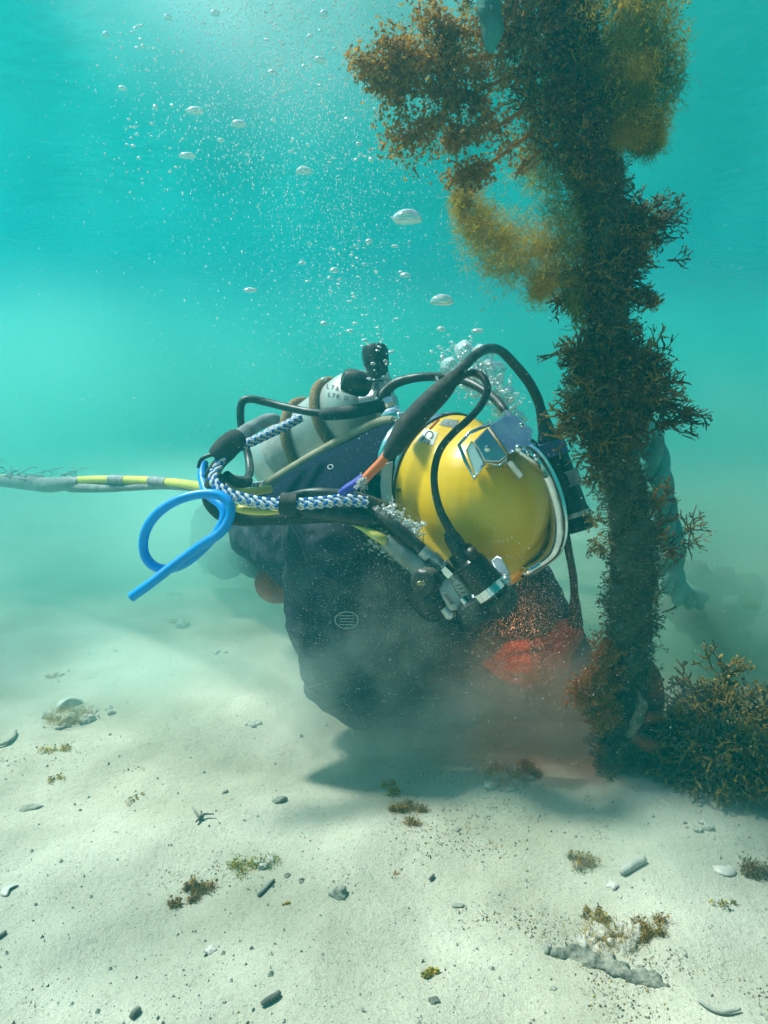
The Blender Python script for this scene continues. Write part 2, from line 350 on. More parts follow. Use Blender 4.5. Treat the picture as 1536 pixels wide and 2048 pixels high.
def water_surface():
    m = bpy.data.materials.new('rippled_water_surface'); m.use_nodes = True; t = m.node_tree; n = t.nodes; n.remove(n['Principled BSDF'])
    tr = n.new('ShaderNodeBsdfTransparent'); tc = n.new('ShaderNodeTexCoord')
    wv = n.new('ShaderNodeTexNoise'); wv.inputs['Scale'].default_value = .9; wv.inputs['Detail'].default_value = 2; wv.inputs['Distortion'].default_value = .8
    vo = n.new('ShaderNodeTexVoronoi'); vo.feature = 'SMOOTH_F1'; vo.inputs['Scale'].default_value = 1.3; vo.inputs['Smoothness'].default_value = .6
    t.links.new(tc.outputs['Object'], wv.inputs['Vector'])
    ad = n.new('ShaderNodeVectorMath'); ad.operation = 'ADD'; t.links.new(tc.outputs['Object'], ad.inputs[0]); t.links.new(wv.outputs['Color'], ad.inputs[1])
    t.links.new(ad.outputs[0], vo.inputs['Vector'])
    mu = n.new('ShaderNodeMath'); mu.operation = 'MULTIPLY'; t.links.new(vo.outputs['Distance'], mu.inputs[0]); t.links.new(wv.outputs[0], mu.inputs[1])
    cr = n.new('ShaderNodeValToRGB'); e = cr.color_ramp.elements; e[0].position = .12; e[0].color = (.18, .22, .23, 1); e[1].position = .30; e[1].color = (1, 1, 1, 1)  # uneven tint stands in for caustics, dappling the sunlight on the sand
    t.links.new(mu.outputs[0], cr.inputs[0]); t.links.new(cr.outputs[0], tr.inputs[0])
    gl = n.new('ShaderNodeBsdfGlossy'); gl.inputs['Roughness'].default_value = .08; gl.inputs['Color'].default_value = (.9, .95, .95, 1)
    nb = n.new('ShaderNodeTexNoise'); nb.inputs['Scale'].default_value = 3.5; nb.inputs['Detail'].default_value = 4; t.links.new(tc.outputs['Object'], nb.inputs['Vector'])
    bp = n.new('ShaderNodeBump'); bp.inputs['Strength'].default_value = .45; bp.inputs['Distance'].default_value = .06; t.links.new(nb.outputs[0], bp.inputs['Height']); t.links.new(bp.outputs[0], gl.inputs['Normal'])
    ge = n.new('ShaderNodeNewGeometry'); dt = n.new('ShaderNodeVectorMath'); dt.operation = 'DOT_PRODUCT'; t.links.new(ge.outputs['Incoming'], dt.inputs[0]); t.links.new(bp.outputs[0], dt.inputs[1])
    ab = n.new('ShaderNodeMath'); ab.operation = 'ABSOLUTE'; t.links.new(dt.outputs['Value'], ab.inputs[0])
    cm = n.new('ShaderNodeMapRange'); cm.inputs[1].default_value = .62; cm.inputs[2].default_value = .72; t.links.new(ab.outputs[0], cm.inputs[0])
    ms = n.new('ShaderNodeMixShader'); t.links.new(cm.outputs[0], ms.inputs[0]); t.links.new(gl.outputs[0], ms.inputs[1]); t.links.new(tr.outputs[0], ms.inputs[2])
    t.links.new(ms.outputs[0], n['Material Output'].inputs[0])
    nx = 120; vs = []; fs = []
    for j in range(nx + 1):
        for i in range(nx + 1):
            x = -38 + 76 * i / nx; y = -20 + 68 * j / nx
            vs.append((x, y, 2.75 + .05 * noise.noise(Vector((x, y, 0)))))
    for j in range(nx):
        for i in range(nx): a = j * (nx + 1) + i; fs.append((a, a + 1, a + nx + 2, a + nx + 1))
    me = bpy.data.meshes.new('water_surface'); me.from_pydata(vs, [], fs)
    tag(link('water_surface', me, m), kind='structure')
water_surface()

def haze():
    m = volmat('water_haze', (.003, .52, .57), .115, .5)
    mb = MB(); x0, x1, y0, y1, z0, z1 = -34, 34, -6, 44, -1.2, 2.35
    mb.prism([(x0, y0, z0), (x1, y0, z0), (x1, y1, z0), (x0, y1, z0)], (0, 0, z1 - z0))
    o = build(mb, 'haze', m, smooth=False); tag(o, kind='stuff')
haze()

# ------------------------------------------------------------------ the diver
def diver():
    base = P(700, 1430, 1.75); base.z = 0
    t = thing('person', base, 'diver in dark blue-black drysuit kneeling and bent over the sand beside the overgrown rope', 'diver')
    mb = MB()
    def cap(a, b, q=20): mb.capsule(P(*a[:3]), P(*b[:3]), pr(a[3], a[2]), pr(b[3], b[2]), q)
    # torso, from the hips far left to the neck
    cap((525, 1062, 2.15, 58), (610, 1065, 1.95, 95)); cap((610, 1075, 1.95, 105), (730, 1080, 1.82, 125))
    cap((730, 1080, 1.82, 125), (800, 1000, 1.74, 100)); cap((730, 1100, 1.82, 120), (900, 1160, 1.80, 105))
    cap((800, 1000, 1.74, 85), (870, 975, 1.66, 62)); cap((870, 975, 1.66, 60), (945, 995, 1.56, 82))
    cap((760, 1160, 1.80, 125), (850, 1300, 1.78, 115))
    # near arm: shoulder, elbow on the sand, forearm along the sand
    cap((760, 1040, 1.66, 100), (672, 1085, 1.56, 98)); cap((672, 1085, 1.56, 100), (668, 1225, 1.57, 96))
    cap((668, 1225, 1.57, 94), (700, 1345, 1.61, 90)); cap((700, 1350, 1.61, 88), (730, 1385, 1.62, 74)); cap((690, 1340, 1.6, 86), (672, 1400, 1.63, 34))
    cap((720, 1375, 1.62, 76), (860, 1395, 1.62, 60)); cap((860, 1395, 1.62, 60), (985, 1352, 1.60, 38))
    # far arm
    cap((880, 1040, 1.82, 95), (1015, 1140, 1.80, 72)); cap((1015, 1140, 1.80, 70), (1110, 1300, 1.78, 66))
    cap((1110, 1300, 1.78, 68), (1122, 1385, 1.72, 58)); cap((1122, 1385, 1.72, 56), (1095, 1345, 1.66, 38))
    # thighs and shins folded under
    cap((690, 1170, 1.95, 92), (880, 1365, 1.86, 88)); cap((860, 1150, 1.86, 105), (1000, 1260, 1.86, 95)); cap((1000, 1260, 1.86, 95), (1030, 1370, 1.84, 80)); cap((880, 1370, 1.86, 80), (760, 1340, 2.05, 60))
    cap((515, 1062, 2.18, 56), (560, 1120, 2.24, 42)); cap((560, 1125, 2.26, 38), (450, 1090, 2.62, 36))
    cap((450, 1110, 2.60, 42), (415, 1090, 2.85, 34)); cap((760, 1340, 2.05, 56), (640, 1290, 2.35, 46))
    cap((420, 1085, 2.78, 40), (420, 1030, 2.72, 30))
    # fabric bulges
    for a in ((640, 1180, 1.49, 46), (700, 1290, 1.52, 42), (800, 1385, 1.58, 34), (730, 1140, 1.53, 44)):
        mb.ell(P(*a[:3]), pr(a[3], a[2]))
    me = remesh(mb, .0095, 10)
    nn = [v.normal.copy() for v in me.vertices]
    for v, n in zip(me.vertices, nn):                       # soft wrinkles of a loose suit
        c = v.co.copy()
        k = noise.noise(Vector((c.x * 7, c.y * 7, c.z * 16))) * .013 + (1 - abs(noise.noise(Vector((c.x * 15 + c.z * 9, c.y * 12, c.z * 24))))) ** 3 * .009 + noise.noise(Vector((c.x * 40, c.y * 34, c.z * 60))) * .0022
        v.co = c + n * k
    b = link('drysuit', me, M['suit'], t)
    bv = BVHTree.FromPolygons([v.co + base for v in me.vertices], [p.vertices for p in me.polygons])
    # blue shoulder yoke seams, drawn as thin raised welts that follow the suit
    def welt(name, pts, r, m, parent, lift=.001):
        out = []
        for q in spline(pts, 6):
            d = (P(q[0], q[1], 1) - C0).normalized(); hit = bv.ray_cast(C0, d)
            if hit[0]: out.append(hit[0] + hit[1] * lift)
        k = MB(); k.tube(out, r, 6); return build(k, name, m, parent)
    welt('seam', [(570, 1040), (566, 1090), (580, 1140)], .0010, M['suit_seam'], t)
    welt('seam', [(578, 1045), (600, 1080), (612, 1120)], .0010, M['suit_seam'], t)
    welt('seam', [(600, 1380), (660, 1362), (720, 1350), (745, 1330)], .0012, M['suit_seam'], t)
    welt('seam', [(745, 1375), (800, 1392), (870, 1398), (930, 1385)], .0012, M['suit_seam'], t)
    # dark patch painting the shade in the crease above the forearm
    def patch(name, poly, m, parent, lift=.0012, step=6):
        xs = [p[0] for p in poly]; ys = [p[1] for p in poly]; vs = {}; fs = []; lst = []
        def ins(x, y):
            c = False; j = len(poly) - 1
            for i in range(len(poly)):
                if (poly[i][1] > y) != (poly[j][1] > y) and x < (poly[j][0] - poly[i][0]) * (y - poly[i][1]) / (poly[j][1] - poly[i][1]) + poly[i][0]: c = not c
                j = i
            return c
        def vert(x, y):
            if (x, y) not in vs:
                d = (P(x, y, 1) - C0).normalized(); h = bv.ray_cast(C0, d)
                vs[(x, y)] = None if not h[0] else len(lst)
                if h[0]: lst.append(h[0] + h[1] * lift)
            return vs[(x, y)]
        y = min(ys)
        while y < max(ys):
            x = min(xs)
            while x < max(xs):
                if ins(x + step / 2, y + step / 2):
                    q = [vert(x, y), vert(x + step, y), vert(x + step, y + step), vert(x, y + step)]
                    if None not in q: fs.append(q)
                x += step
            y += step
        k = MB(); k.add(lst, fs); return build(k, name, m, parent)
    patch('forearm_crease_shade', [(748, 1342), (800, 1338), (990, 1335), (985, 1372), (900, 1392), (820, 1392), (752, 1378)], M['blackmatte'], t, step=5)
    cx, cyy = 693, 1240
    ring = [(cx + 23 * math.cos(a * .35), cyy + 17 * math.sin(a * .35)) for a in range(19)]
    lg = welt('round_logo', ring, .0009, M['logo'], t, .0008)
    for k in range(4): welt('logo_line', [(cx - 14, cyy - 9 + 6 * k), (cx + 14, cyy - 9 + 6 * k)], .0008, M['logo'], t, .0006)
    welt('logo_line', [(682, 1264), (706, 1264)], .0010, M['orange_rubber'], t, .0006)
    # orange knee pad of the far leg
    k = MB(); k.ell(P(553, 1166, 2.16), (pr(44, 2.16), .05, pr(42, 2.16)), seg=24, rings=16)
    build(k, 'knee_pad', M['orange_rubber'], t)
    # orange gloves: palm, four fingers of unequal length, thumb
    def glove(wrist, palm, tips, thumb, wr):
        g = MB()
        g.capsule(P(*wrist), P(*palm), pr(wr, wrist[2]), pr(wr * .95, palm[2]))
        for chain in tips:
            r0 = pr(12.5, 1.6)
            for i in range(len(chain) - 1):
                g.capsule(P(*chain[i]), P(*chain[i + 1]), r0 * (1 - .12 * i), r0 * (1 - .12 * (i + 1)), 12)
        for i in range(len(thumb) - 1):
            g.capsule(P(*thumb[i]), P(*thumb[i + 1]), pr(14, 1.6), pr(13, 1.6), 12)
        me = remesh(g, .0028, 3)
        return link('glove', me, M['orange_rubber'], t)
    glove((975, 1350, 1.60), (1018, 1330, 1.575),
          [[(1020, 1312, 1.56), (1050, 1306, 1.545), (1076, 1318, 1.55), (1074, 1338, 1.57)],
           [(1024, 1322, 1.55), (1056, 1322, 1.53), (1080, 1336, 1.545), (1070, 1354, 1.57)],
           [(1022, 1340, 1.55), (1054, 1342, 1.53), (1072, 1356, 1.55), (1060, 1370, 1.57)],
           [(1018, 1354, 1.56), (1044, 1360, 1.55), (1058, 1372, 1.56), (1048, 1382, 1.58)]],
          [(1000, 1318, 1.56), (1020, 1296, 1.54), (1052, 1292, 1.53)], 30)
    glove((1136, 1268, 1.70), (1112, 1300, 1.66),
          [[(1100, 1296, 1.64), (1078, 1312, 1.62), (1064, 1332, 1.62)], [(1106, 1308, 1.64), (1086, 1328, 1.62), (1072, 1350, 1.62)],
           [(1116, 1318, 1.64), (1100, 1342, 1.62), (1086, 1364, 1.62)], [(1128, 1324, 1.65), (1116, 1350, 1.63), (1104, 1368, 1.63)]],
          [(1096, 1284, 1.64), (1076, 1288, 1.62), (1058, 1300, 1.61)], 32)
    # fin on the far foot
    k = MB(); k.prism([P(440, 1010, 2.75), P(470, 1050, 2.65), P(462, 1130, 2.65), P(404, 1150, 2.85), P(396, 1060, 2.9)], F * .025)
    build(k, 'fin', M['black'], t, bevel=.008)
    return bv
suit_bvh = diver()

# ------------------------------------------------------------------ helmet
def helmet():
    base = P(950, 1010, 1.55)
    t = thing('diving_helmet', base, 'yellow commercial diving helmet with chrome fittings worn by the kneeling diver', 'helmet')
    a = (P(985, 985, 1.44) - P(880, 965, 1.66)).normalized()          # neck to crown
    pts = sphere_pts(P(962, 1000, 1.51), pr(143, 1.51), 160)
    rc = P(893, 962, 1.60); ax = (P(960, 985, 1.52) - rc).normalized()
    mb = MB()
    mb.ell(P(968, 998, 1.505), (pr(136, 1.5), pr(140, 1.5), pr(146, 1.5)), seg=36, rings=24)
    mb.tube([rc, rc + ax * .035, rc + ax * .075], [pr(134, 1.6), pr(133, 1.6), pr(120, 1.6)], 48)
    h1 = hull(sphere_pts(P(985, 1040, 1.50), pr(100, 1.5), 60) + sphere_pts(P(1030, 1140, 1.50), pr(16, 1.5)) + sphere_pts(P(1092, 1088, 1.52), pr(18, 1.52))
              + sphere_pts(P(1094, 1065, 1.50), pr(16, 1.5)) + sphere_pts(P(968, 1178, 1.46), pr(18, 1.46)) + sphere_pts(P(905, 1120, 1.46), pr(20, 1.46))
              + sphere_pts(P(860, 1075, 1.50), pr(30, 1.5)) + sphere_pts(P(1060, 1120, 1.70), pr(30, 1.7)))
    mb.add(h1.v, h1.f)
    me = remesh(mb, .0045, 5)
    sh = link('shell', me, M['yellow'], t)
    bv = BVHTree.FromPolygons([v.co + base for v in me.vertices], [p.vertices for p in me.polygons])
    def hit(x, y, lift=.001):
        d = (P(x, y, 1) - C0).normalized(); h = bv.ray_cast(C0, d)
        return (h[0] + h[1] * lift) if h[0] else None
    # neck ring, a stack of chrome and brass hoops
    up = ax.orthogonal().normalized(); sd2 = ax.cross(up)
    def hoop(name, c, r, tr, m, flat=1.0, n=72):
        k = MB(); vs = []; fs = []; s = 12
        for i in range(n):
            an = 2 * math.pi * i / n; e = math.cos(an) * up + math.sin(an) * sd2
            for j in range(s):
                b2 = 2 * math.pi * j / s; vs.append(c + e * (r + tr * math.cos(b2)) + ax * tr * flat * math.sin(b2))
        for i in range(n):
            for j in range(s): fs.append((i * s + j, ((i + 1) % n) * s + j, ((i + 1) % n) * s + (j + 1) % s, i * s + (j + 1) % s))
        k.add(vs, fs); return build(k, name, m, t)
    hoop('ring_band', rc - ax * .010, pr(133, 1.6), .006, M['chrome'], 1.9)
    hoop('neck_ring', rc - ax * .026, pr(128, 1.6), .0075, M['chrome'], 1.2)
    hoop('ring_seal', rc + ax * .0035, pr(135.5, 1.6), .0022, M['ink'])
    hoop('ring_seal', rc - ax * .0385, pr(124, 1.6), .0045, M['brass'], 1.4)
    hoop('clamp_strap', rc - ax * .060, pr(118, 1.6), .003, M['ink'], 2.2)
    k = MB(); k.tube([rc - ax * .03, rc - ax * .034, rc - ax * .078, rc - ax * .084], [pr(112, 1.6), pr(121, 1.6), pr(113, 1.6), pr(104, 1.6)], 64); build(k, 'neck_clamp', M['clampsteel'], t, auto=40)
    k = MB(); k.tube([rc - ax * .08, rc - ax * .10, rc - ax * .13], [pr(106, 1.6), pr(100, 1.6), pr(80, 1.6)], 40); build(k, 'neck_dam', M['blackmatte'], t)
    # clamp lever running over the ring
    k = MB(); k.tube([P(*q) for q in ((796, 842, 1.42), (782, 864, 1.40), (770, 885, 1.39), (761, 908, 1.39), (756, 950, 1.40))], [.004, .007, .0075, .006, .004], 10, flat=.5); build(k, 'clamp_lever', M['chrome'], t)
    k = MB(); k.prism([P(*q) for q in ((764, 930, 1.495), (786, 922, 1.495), (783, 962, 1.495), (784, 1002, 1.495), (764, 1012, 1.495), (760, 970, 1.495))], F * .004); build(k, 'clamp_reflection_plate', M['clampsteel'], t, bevel=.0015)  # pale plate added to stand in for water reflected in the neck clamp
    k = MB(); k.prism([P(*q) for q in ((793, 824, 1.47), (826, 822, 1.47), (834, 838, 1.47), (818, 858, 1.46), (797, 850, 1.46))], F * .03); build(k, 'clamp_block', M['chrome'], t, bevel=.004)
    k = MB(); k.lathe(P(806, 842, 1.455), -F, [(0, .008), (.004, .008), (.005, .006), (.006, .001)]); build(k, 'clamp_screw', M['steel'], t, auto=40)
    # port frame: a closed chrome band round the face opening, facing right and away
    near = [(1028, 888, 1.43, 13), (1060, 905, 1.42, 15), (1084, 935, 1.42, 16), (1103, 975, 1.43, 16), (1115, 1020, 1.44, 16), (1118, 1062, 1.45, 16), (1108, 1100, 1.46, 14), (1082, 1126, 1.47, 10), (1048, 1146, 1.48, 9),
            (1060, 1140, 1.60, 10), (1090, 1090, 1.72, 11), (1105, 1020, 1.75, 11), (1090, 930, 1.70, 12), (1055, 885, 1.58, 12), (1028, 888, 1.43, 12)]
    a1, b1 = hose_pts(near, 8); k = MB(); k.tube(a1, b1, 14, flat=1.1); fr = build(k, 'port_frame', M['chrome'], t)
    a1, b1 = hose_pts([(x - (9 if d < 1.5 else 4), y + 1, d + .004, 4) for x, y, d, r in near[:9]], 8); k = MB(); k.tube(a1, b1, 8); build(k, 'port_trim', M['steel'], t)
    a1, b1 = hose_pts([(x + 2, y, d - .006, 4) for x, y, d, r in near[4:9]], 8); k = MB(); k.tube(a1, b1, 8); build(k, 'port_trim', M['chrome'], t)
    cen = P(1098, 1020, 1.60); k = MB(); ring = [P(x, y, d) for x, y, d, r in near[:-1]]
    k.add([cen + RT * .012] + ring, [(0, i + 1, (i + 1) % len(ring) + 1) for i in range(len(ring))]); build(k, 'port_glass', M['glass'], t)
    # chrome bracket over the face
    br = MB(); br.prism([P(*q) for q in ((949, 882, 1.335), (975, 855, 1.345), (1016, 912, 1.325), (998, 925, 1.33), (968, 923, 1.332))], F * .035)
    bo = build(br, 'bracket', M['bluefilm'], t, bevel=.003)
    br = MB(); br.prism([P(*q) for q in ((977, 851, 1.350), (1008, 831, 1.375), (1034, 831, 1.385), (1067, 860, 1.385), (1061, 889, 1.365), (1036, 903, 1.345), (1018, 909, 1.335))], F * .05)
    build(br, 'bracket_plate', M['bluefilm'], t, bevel=.003)
    br = MB(); br.tube([P(*q) for q in ((980, 848, 1.36), (938, 866, 1.36), (918, 890, 1.355), (932, 925, 1.35), (949, 957, 1.345), (968, 926, 1.33))], .0036, 10); build(br, 'bracket_rim', M['chrome'], t)
    br = MB(); br.prism([P(*q) for q in ((932, 900, 1.352), (944, 880, 1.345), (968, 925, 1.34), (951, 954, 1.348))], F * .02); build(br, 'bracket_cheek', M['chrome'], t, bevel=.002)
    br = MB(); br.prism([P(*q) for q in ((968, 924, 1.332), (999, 928, 1.328), (1017, 912, 1.325), (1010, 936, 1.345), (975, 935, 1.35))], F * .03); build(br, 'bracket_lip', M['chrome'], t, bevel=.0035)
    br = MB(); br.prism([P(*q) for q in ((1011, 925, 1.345), (1024, 919, 1.34), (1049, 950, 1.35), (1039, 960, 1.355))], F * .018); build(br, 'bracket_tab', M['steel'], t, bevel=.003)
    br = MB(); br.tube([P(1030, 893, 1.335), P(1048, 908, 1.335), P(1072, 925, 1.35), P(1090, 950, 1.38)], [.010, .013, .012, .009], 16, flat=.7); build(br, 'hinge_arm', M['chrome'], t)
    for x, y, d, r in ((975, 897, 1.333, 7), (1044, 851, 1.378, 6), (1037, 897, 1.323, 8), (1072, 916, 1.335, 7), (1056, 907, 1.325, 5)):
        b2 = MB(); b2.ell(P(x, y, d), (pr(r, d), pr(r, d) * .6, pr(r, d)), seg=16, rings=8); s = build(b2, 'screw', M['chrome'], t)
    # stickers and print that lie on the shell
    def decal(name, quad, m, nu=8, nv=8, lift=.0009, parent=t):
        lst = []; fs = []
        for j in range(nv + 1):
            for i in range(nu + 1):
                u, v = i / nu, j / nv
                x = (quad[0][0] * (1 - u) + quad[1][0] * u) * (1 - v) + (quad[3][0] * (1 - u) + quad[2][0] * u) * v
                y = (quad[0][1] * (1 - u) + quad[1][1] * u) * (1 - v) + (quad[3][1] * (1 - u) + quad[2][1] * u) * v
                h = hit(x, y, lift); lst.append(h if h else base)
        for j in range(nv):
            for i in range(nu): q = j * (nu + 1) + i; fs.append((q, q + 1, q + nu + 2, q + nu + 1))
        k = MB(); k.add(lst, fs); return build(k, name, m, parent)
    def text_decal(name, txt, cx, cy, size, ang, m, lift=.0016, squash=1.0, parent=t, hitf=hit):
        cu = bpy.data.curves.new('t', 'FONT'); cu.body = txt; cu.size = size; cu.align_x = 'CENTER'; cu.align_y = 'CENTER'; cu.resolution_u = 4; cu.offset = .03 if size > 20 else 0
        o = bpy.data.objects.new('t', cu); COL.objects.link(o); dg = bpy.context.evaluated_depsgraph_get()
        me = bpy.data.meshes.new_from_object(o.evaluated_get(dg)); bpy.data.objects.remove(o)
        ca, sa = math.cos(R(ang)), math.sin(R(ang)); ok = True
        bm = bmesh.new(); bm.from_mesh(me); bmesh.ops.triangulate(bm, faces=bm.faces)
        for v in bm.verts:
            x, y = v.co.x * squash, -v.co.y
            h = hitf(cx + x * ca - y * sa, cy + x * sa + y * ca, lift)
            v.co = h if h else base
        me2 = bpy.data.meshes.new(name); bm.to_mesh(me2); bm.free()
        return link(name, me2, m, parent, smooth=False)
    decal('sticker', [(836, 882), (849, 857), (876, 866), (866, 892)], M['white'])
    text_decal('mark', 'CE', 856, 874, 23, 122, M['ink'])
    decal('sticker', [(877, 850), (889, 838), (918, 841), (908, 856)], M['tape'])
    decal('sticker_stripe', [(858, 857), (877, 838), (880, 840), (861, 860)], M['orange_rubber'], 4, 2)
    decal('sticker_stripe', [(851, 852), (872, 836), (875, 838), (854, 855)], M['white'], 4, 2)
    text_decal('mark', 'R', 797, 981, 15, 80, M['ink'], lift=.0012)
    for q in (((828, 1078), (836, 1040), (847, 1062), (846, 1088), (828, 1078)),):
        pts = [h for h in (hit(p[0], p[1], .0008) for p in spline([list(z) for z in q], 1)) if h]
        out = []
        for i in range(len(q) - 1):
            for s in range(6):
                x = q[i][0] + (q[i + 1][0] - q[i][0]) * s / 6; y = q[i][1] + (q[i + 1][1] - q[i][1]) * s / 6
                h = hit(x, y, .0008)
                if h: out.append(h)
        if len(out) > 3: k = MB(); k.tube(out + [out[0]], .0006, 5); build(k, 'mark', M['ink'], t)
    text_decal('mark', 'AVEC', 838, 1065, 7, -88, M['ink'])
    # side block: bent valve body with oval badge, plate and knobs
    def rod(name, p0, p1, prof, m, parent=t, sides=28, auto=35):
        A = P(*p0); B = P(*p1); L = (B - A).length; k = MB()
        k.tube([A + (B - A) * q for q, r in prof], [pr(r, p0[2]) for q, r in prof], sides); return build(k, name, m, parent, auto=auto)
    blk = MB(); blk.prism([P(*q) for q in ((903, 1141, 1.35), (928, 1156, 1.35), (955, 1205, 1.35), (940, 1219, 1.345), (900, 1222, 1.345), (874, 1178, 1.345))], F * .045)
    sb = build(blk, 'side_block', M['steel'], t, bevel=.004)
    k = MB(); o_c = P(924, 1181, 1.347); e1 = (P(947, 1212, 1.347) - P(901, 1150, 1.347)) / 2; e2 = (P(935, 1172, 1.347) - P(912, 1190, 1.347)) / 2
    k.prism([o_c + e1 * math.cos(q * .2618) * .95 + e2 * math.sin(q * .2618) * .85 for q in range(24)], -F * .003); bd = build(k, 'badge', M['alu'], sb, bevel=.0006)
    k = MB(); k.tube([o_c - F * .0035 + e1 * math.cos(q * .2618) * .84 + e2 * math.sin(q * .2618) * .74 for q in range(25)], .0006, 5); build(k, 'badge_rim', M['ink'], sb)
    k = MB()
    rr = random.Random(4)
    for q in range(22):
        an = q * 2 * math.pi / 22; c = o_c - F * .0034 + e1 * math.cos(an) * .68 + e2 * math.sin(an) * .58
        k.tube([c - e2.normalized() * .0012, c + e2.normalized() * .0012 + e1.normalized() * rr.uniform(-.001, .001)], .0005, 4)
    for u in (-.42, -.2, .05, .3): k.tube([o_c - F * .0034 + e1 * u - e2 * .35, o_c - F * .0034 + e1 * (u + .12) + e2 * .3], .0008, 4)
    build(k, 'badge_print', M['ink'], sb)
    k = MB(); k.prism([P(*q) for q in ((878, 1187, 1.3415), (890, 1183, 1.3415), (899, 1190, 1.3415), (916, 1213, 1.3415), (910, 1219, 1.3415), (900, 1219, 1.3415))], -F * .002); pl = build(k, 'data_plate', M['white'], sb, bevel=.0008)
    k = MB()
    for u in range(4): k.tube([P(888 + u * 2.2, 1189 + u * -.2, 1.3385), P(902 + u * 2.2, 1210 + u * -1.0, 1.3385)], .0004, 4)
    build(k, 'plate_print', M['ink'], sb)
    rod('inlet_fitting', (845, 1098, 1.36), (905, 1150, 1.36), [(0, 12), (.3, 12), (.3, 15), (.5, 15), (.5, 12), (.62, 12), (.62, 17), (.85, 17), (.85, 13), (1, 13)], M['steel'], sides=12)
    rod('inlet_nut', (886, 1135, 1.347), (902, 1150, 1.347), [(0, 14), (1, 14)], M['chrome'], sides=6)
    def knob(p0, p1, r, m=M['black']):
        prof = [(0, r * .45), (.05, r * .8), (.15, r), (.8, r * 1.05), (.93, r * .95), (1, r * .7), (1.0, .2)]
        A = P(*p0); B = P(*p1); k = MB(); n = 30
        pts = [A + (B - A) * q for q, _ in prof]; k.tube(pts, [pr(q[1], p0[2]) for q in prof], n)
        for i in range(len(k.v)):
            if (i % n) % 5 == 0 and 1 < i // n < 5:
                c = pts[i // n]; k.v[i] = tuple(c + (Vector(k.v[i]) - c) * .92)
        return build(k, 'knob', m, t, auto=40)
    knob((936, 1206, 1.335), (962, 1252, 1.322), 31)
    knob((862, 1158, 1.335), (843, 1167, 1.30), 27)
    knob((872, 1192, 1.36), (836, 1208, 1.34), 31)
    k = MB(); k.ell(P(843, 1167, 1.298), (.009, .003, .005)); build(k, 'knob_cap', M['brass'], t)
    rod('valve_stem', (925, 1196, 1.35), (940, 1212, 1.345), [(0, 9), (1, 9)], M['chrome'])
    rod('valve_stub', (890, 1215, 1.36), (905, 1236, 1.355), [(0, 12), (.8, 12), (1, 8)], M['steel'])
    rod('demand_regulator', (880, 1196, 1.44), (866, 1206, 1.36), [(0, 40), (.8, 40), (1, 30)], M['plastic'])
    k = MB(); k.prism([P(*q) for q in ((944, 1180, 1.40), (975, 1177, 1.40), (985, 1200, 1.39), (1005, 1232, 1.38), (990, 1238, 1.38), (955, 1205, 1.38))], F * .02); build(k, 'exhaust_bracket', M['steel'], t, bevel=.002)
    k = MB(); k.tube([P(942, 1204, 1.333), P(952, 1200, 1.333), P(962, 1203, 1.335)], .003, 8); build(k, 'latch_pin', M['chrome'], t)
    return bv
helm_bvh = helmet()

def rod_thing(name, p0, p1, prof, m, t, sides=28, auto=35):
    A = P(*p0); B = P(*p1); k = MB()
    k.tube([A + (B - A) * q for q, r in prof], [pr(r, p0[2]) for q, r in prof], sides); return build(k, name, m, t, auto=auto)

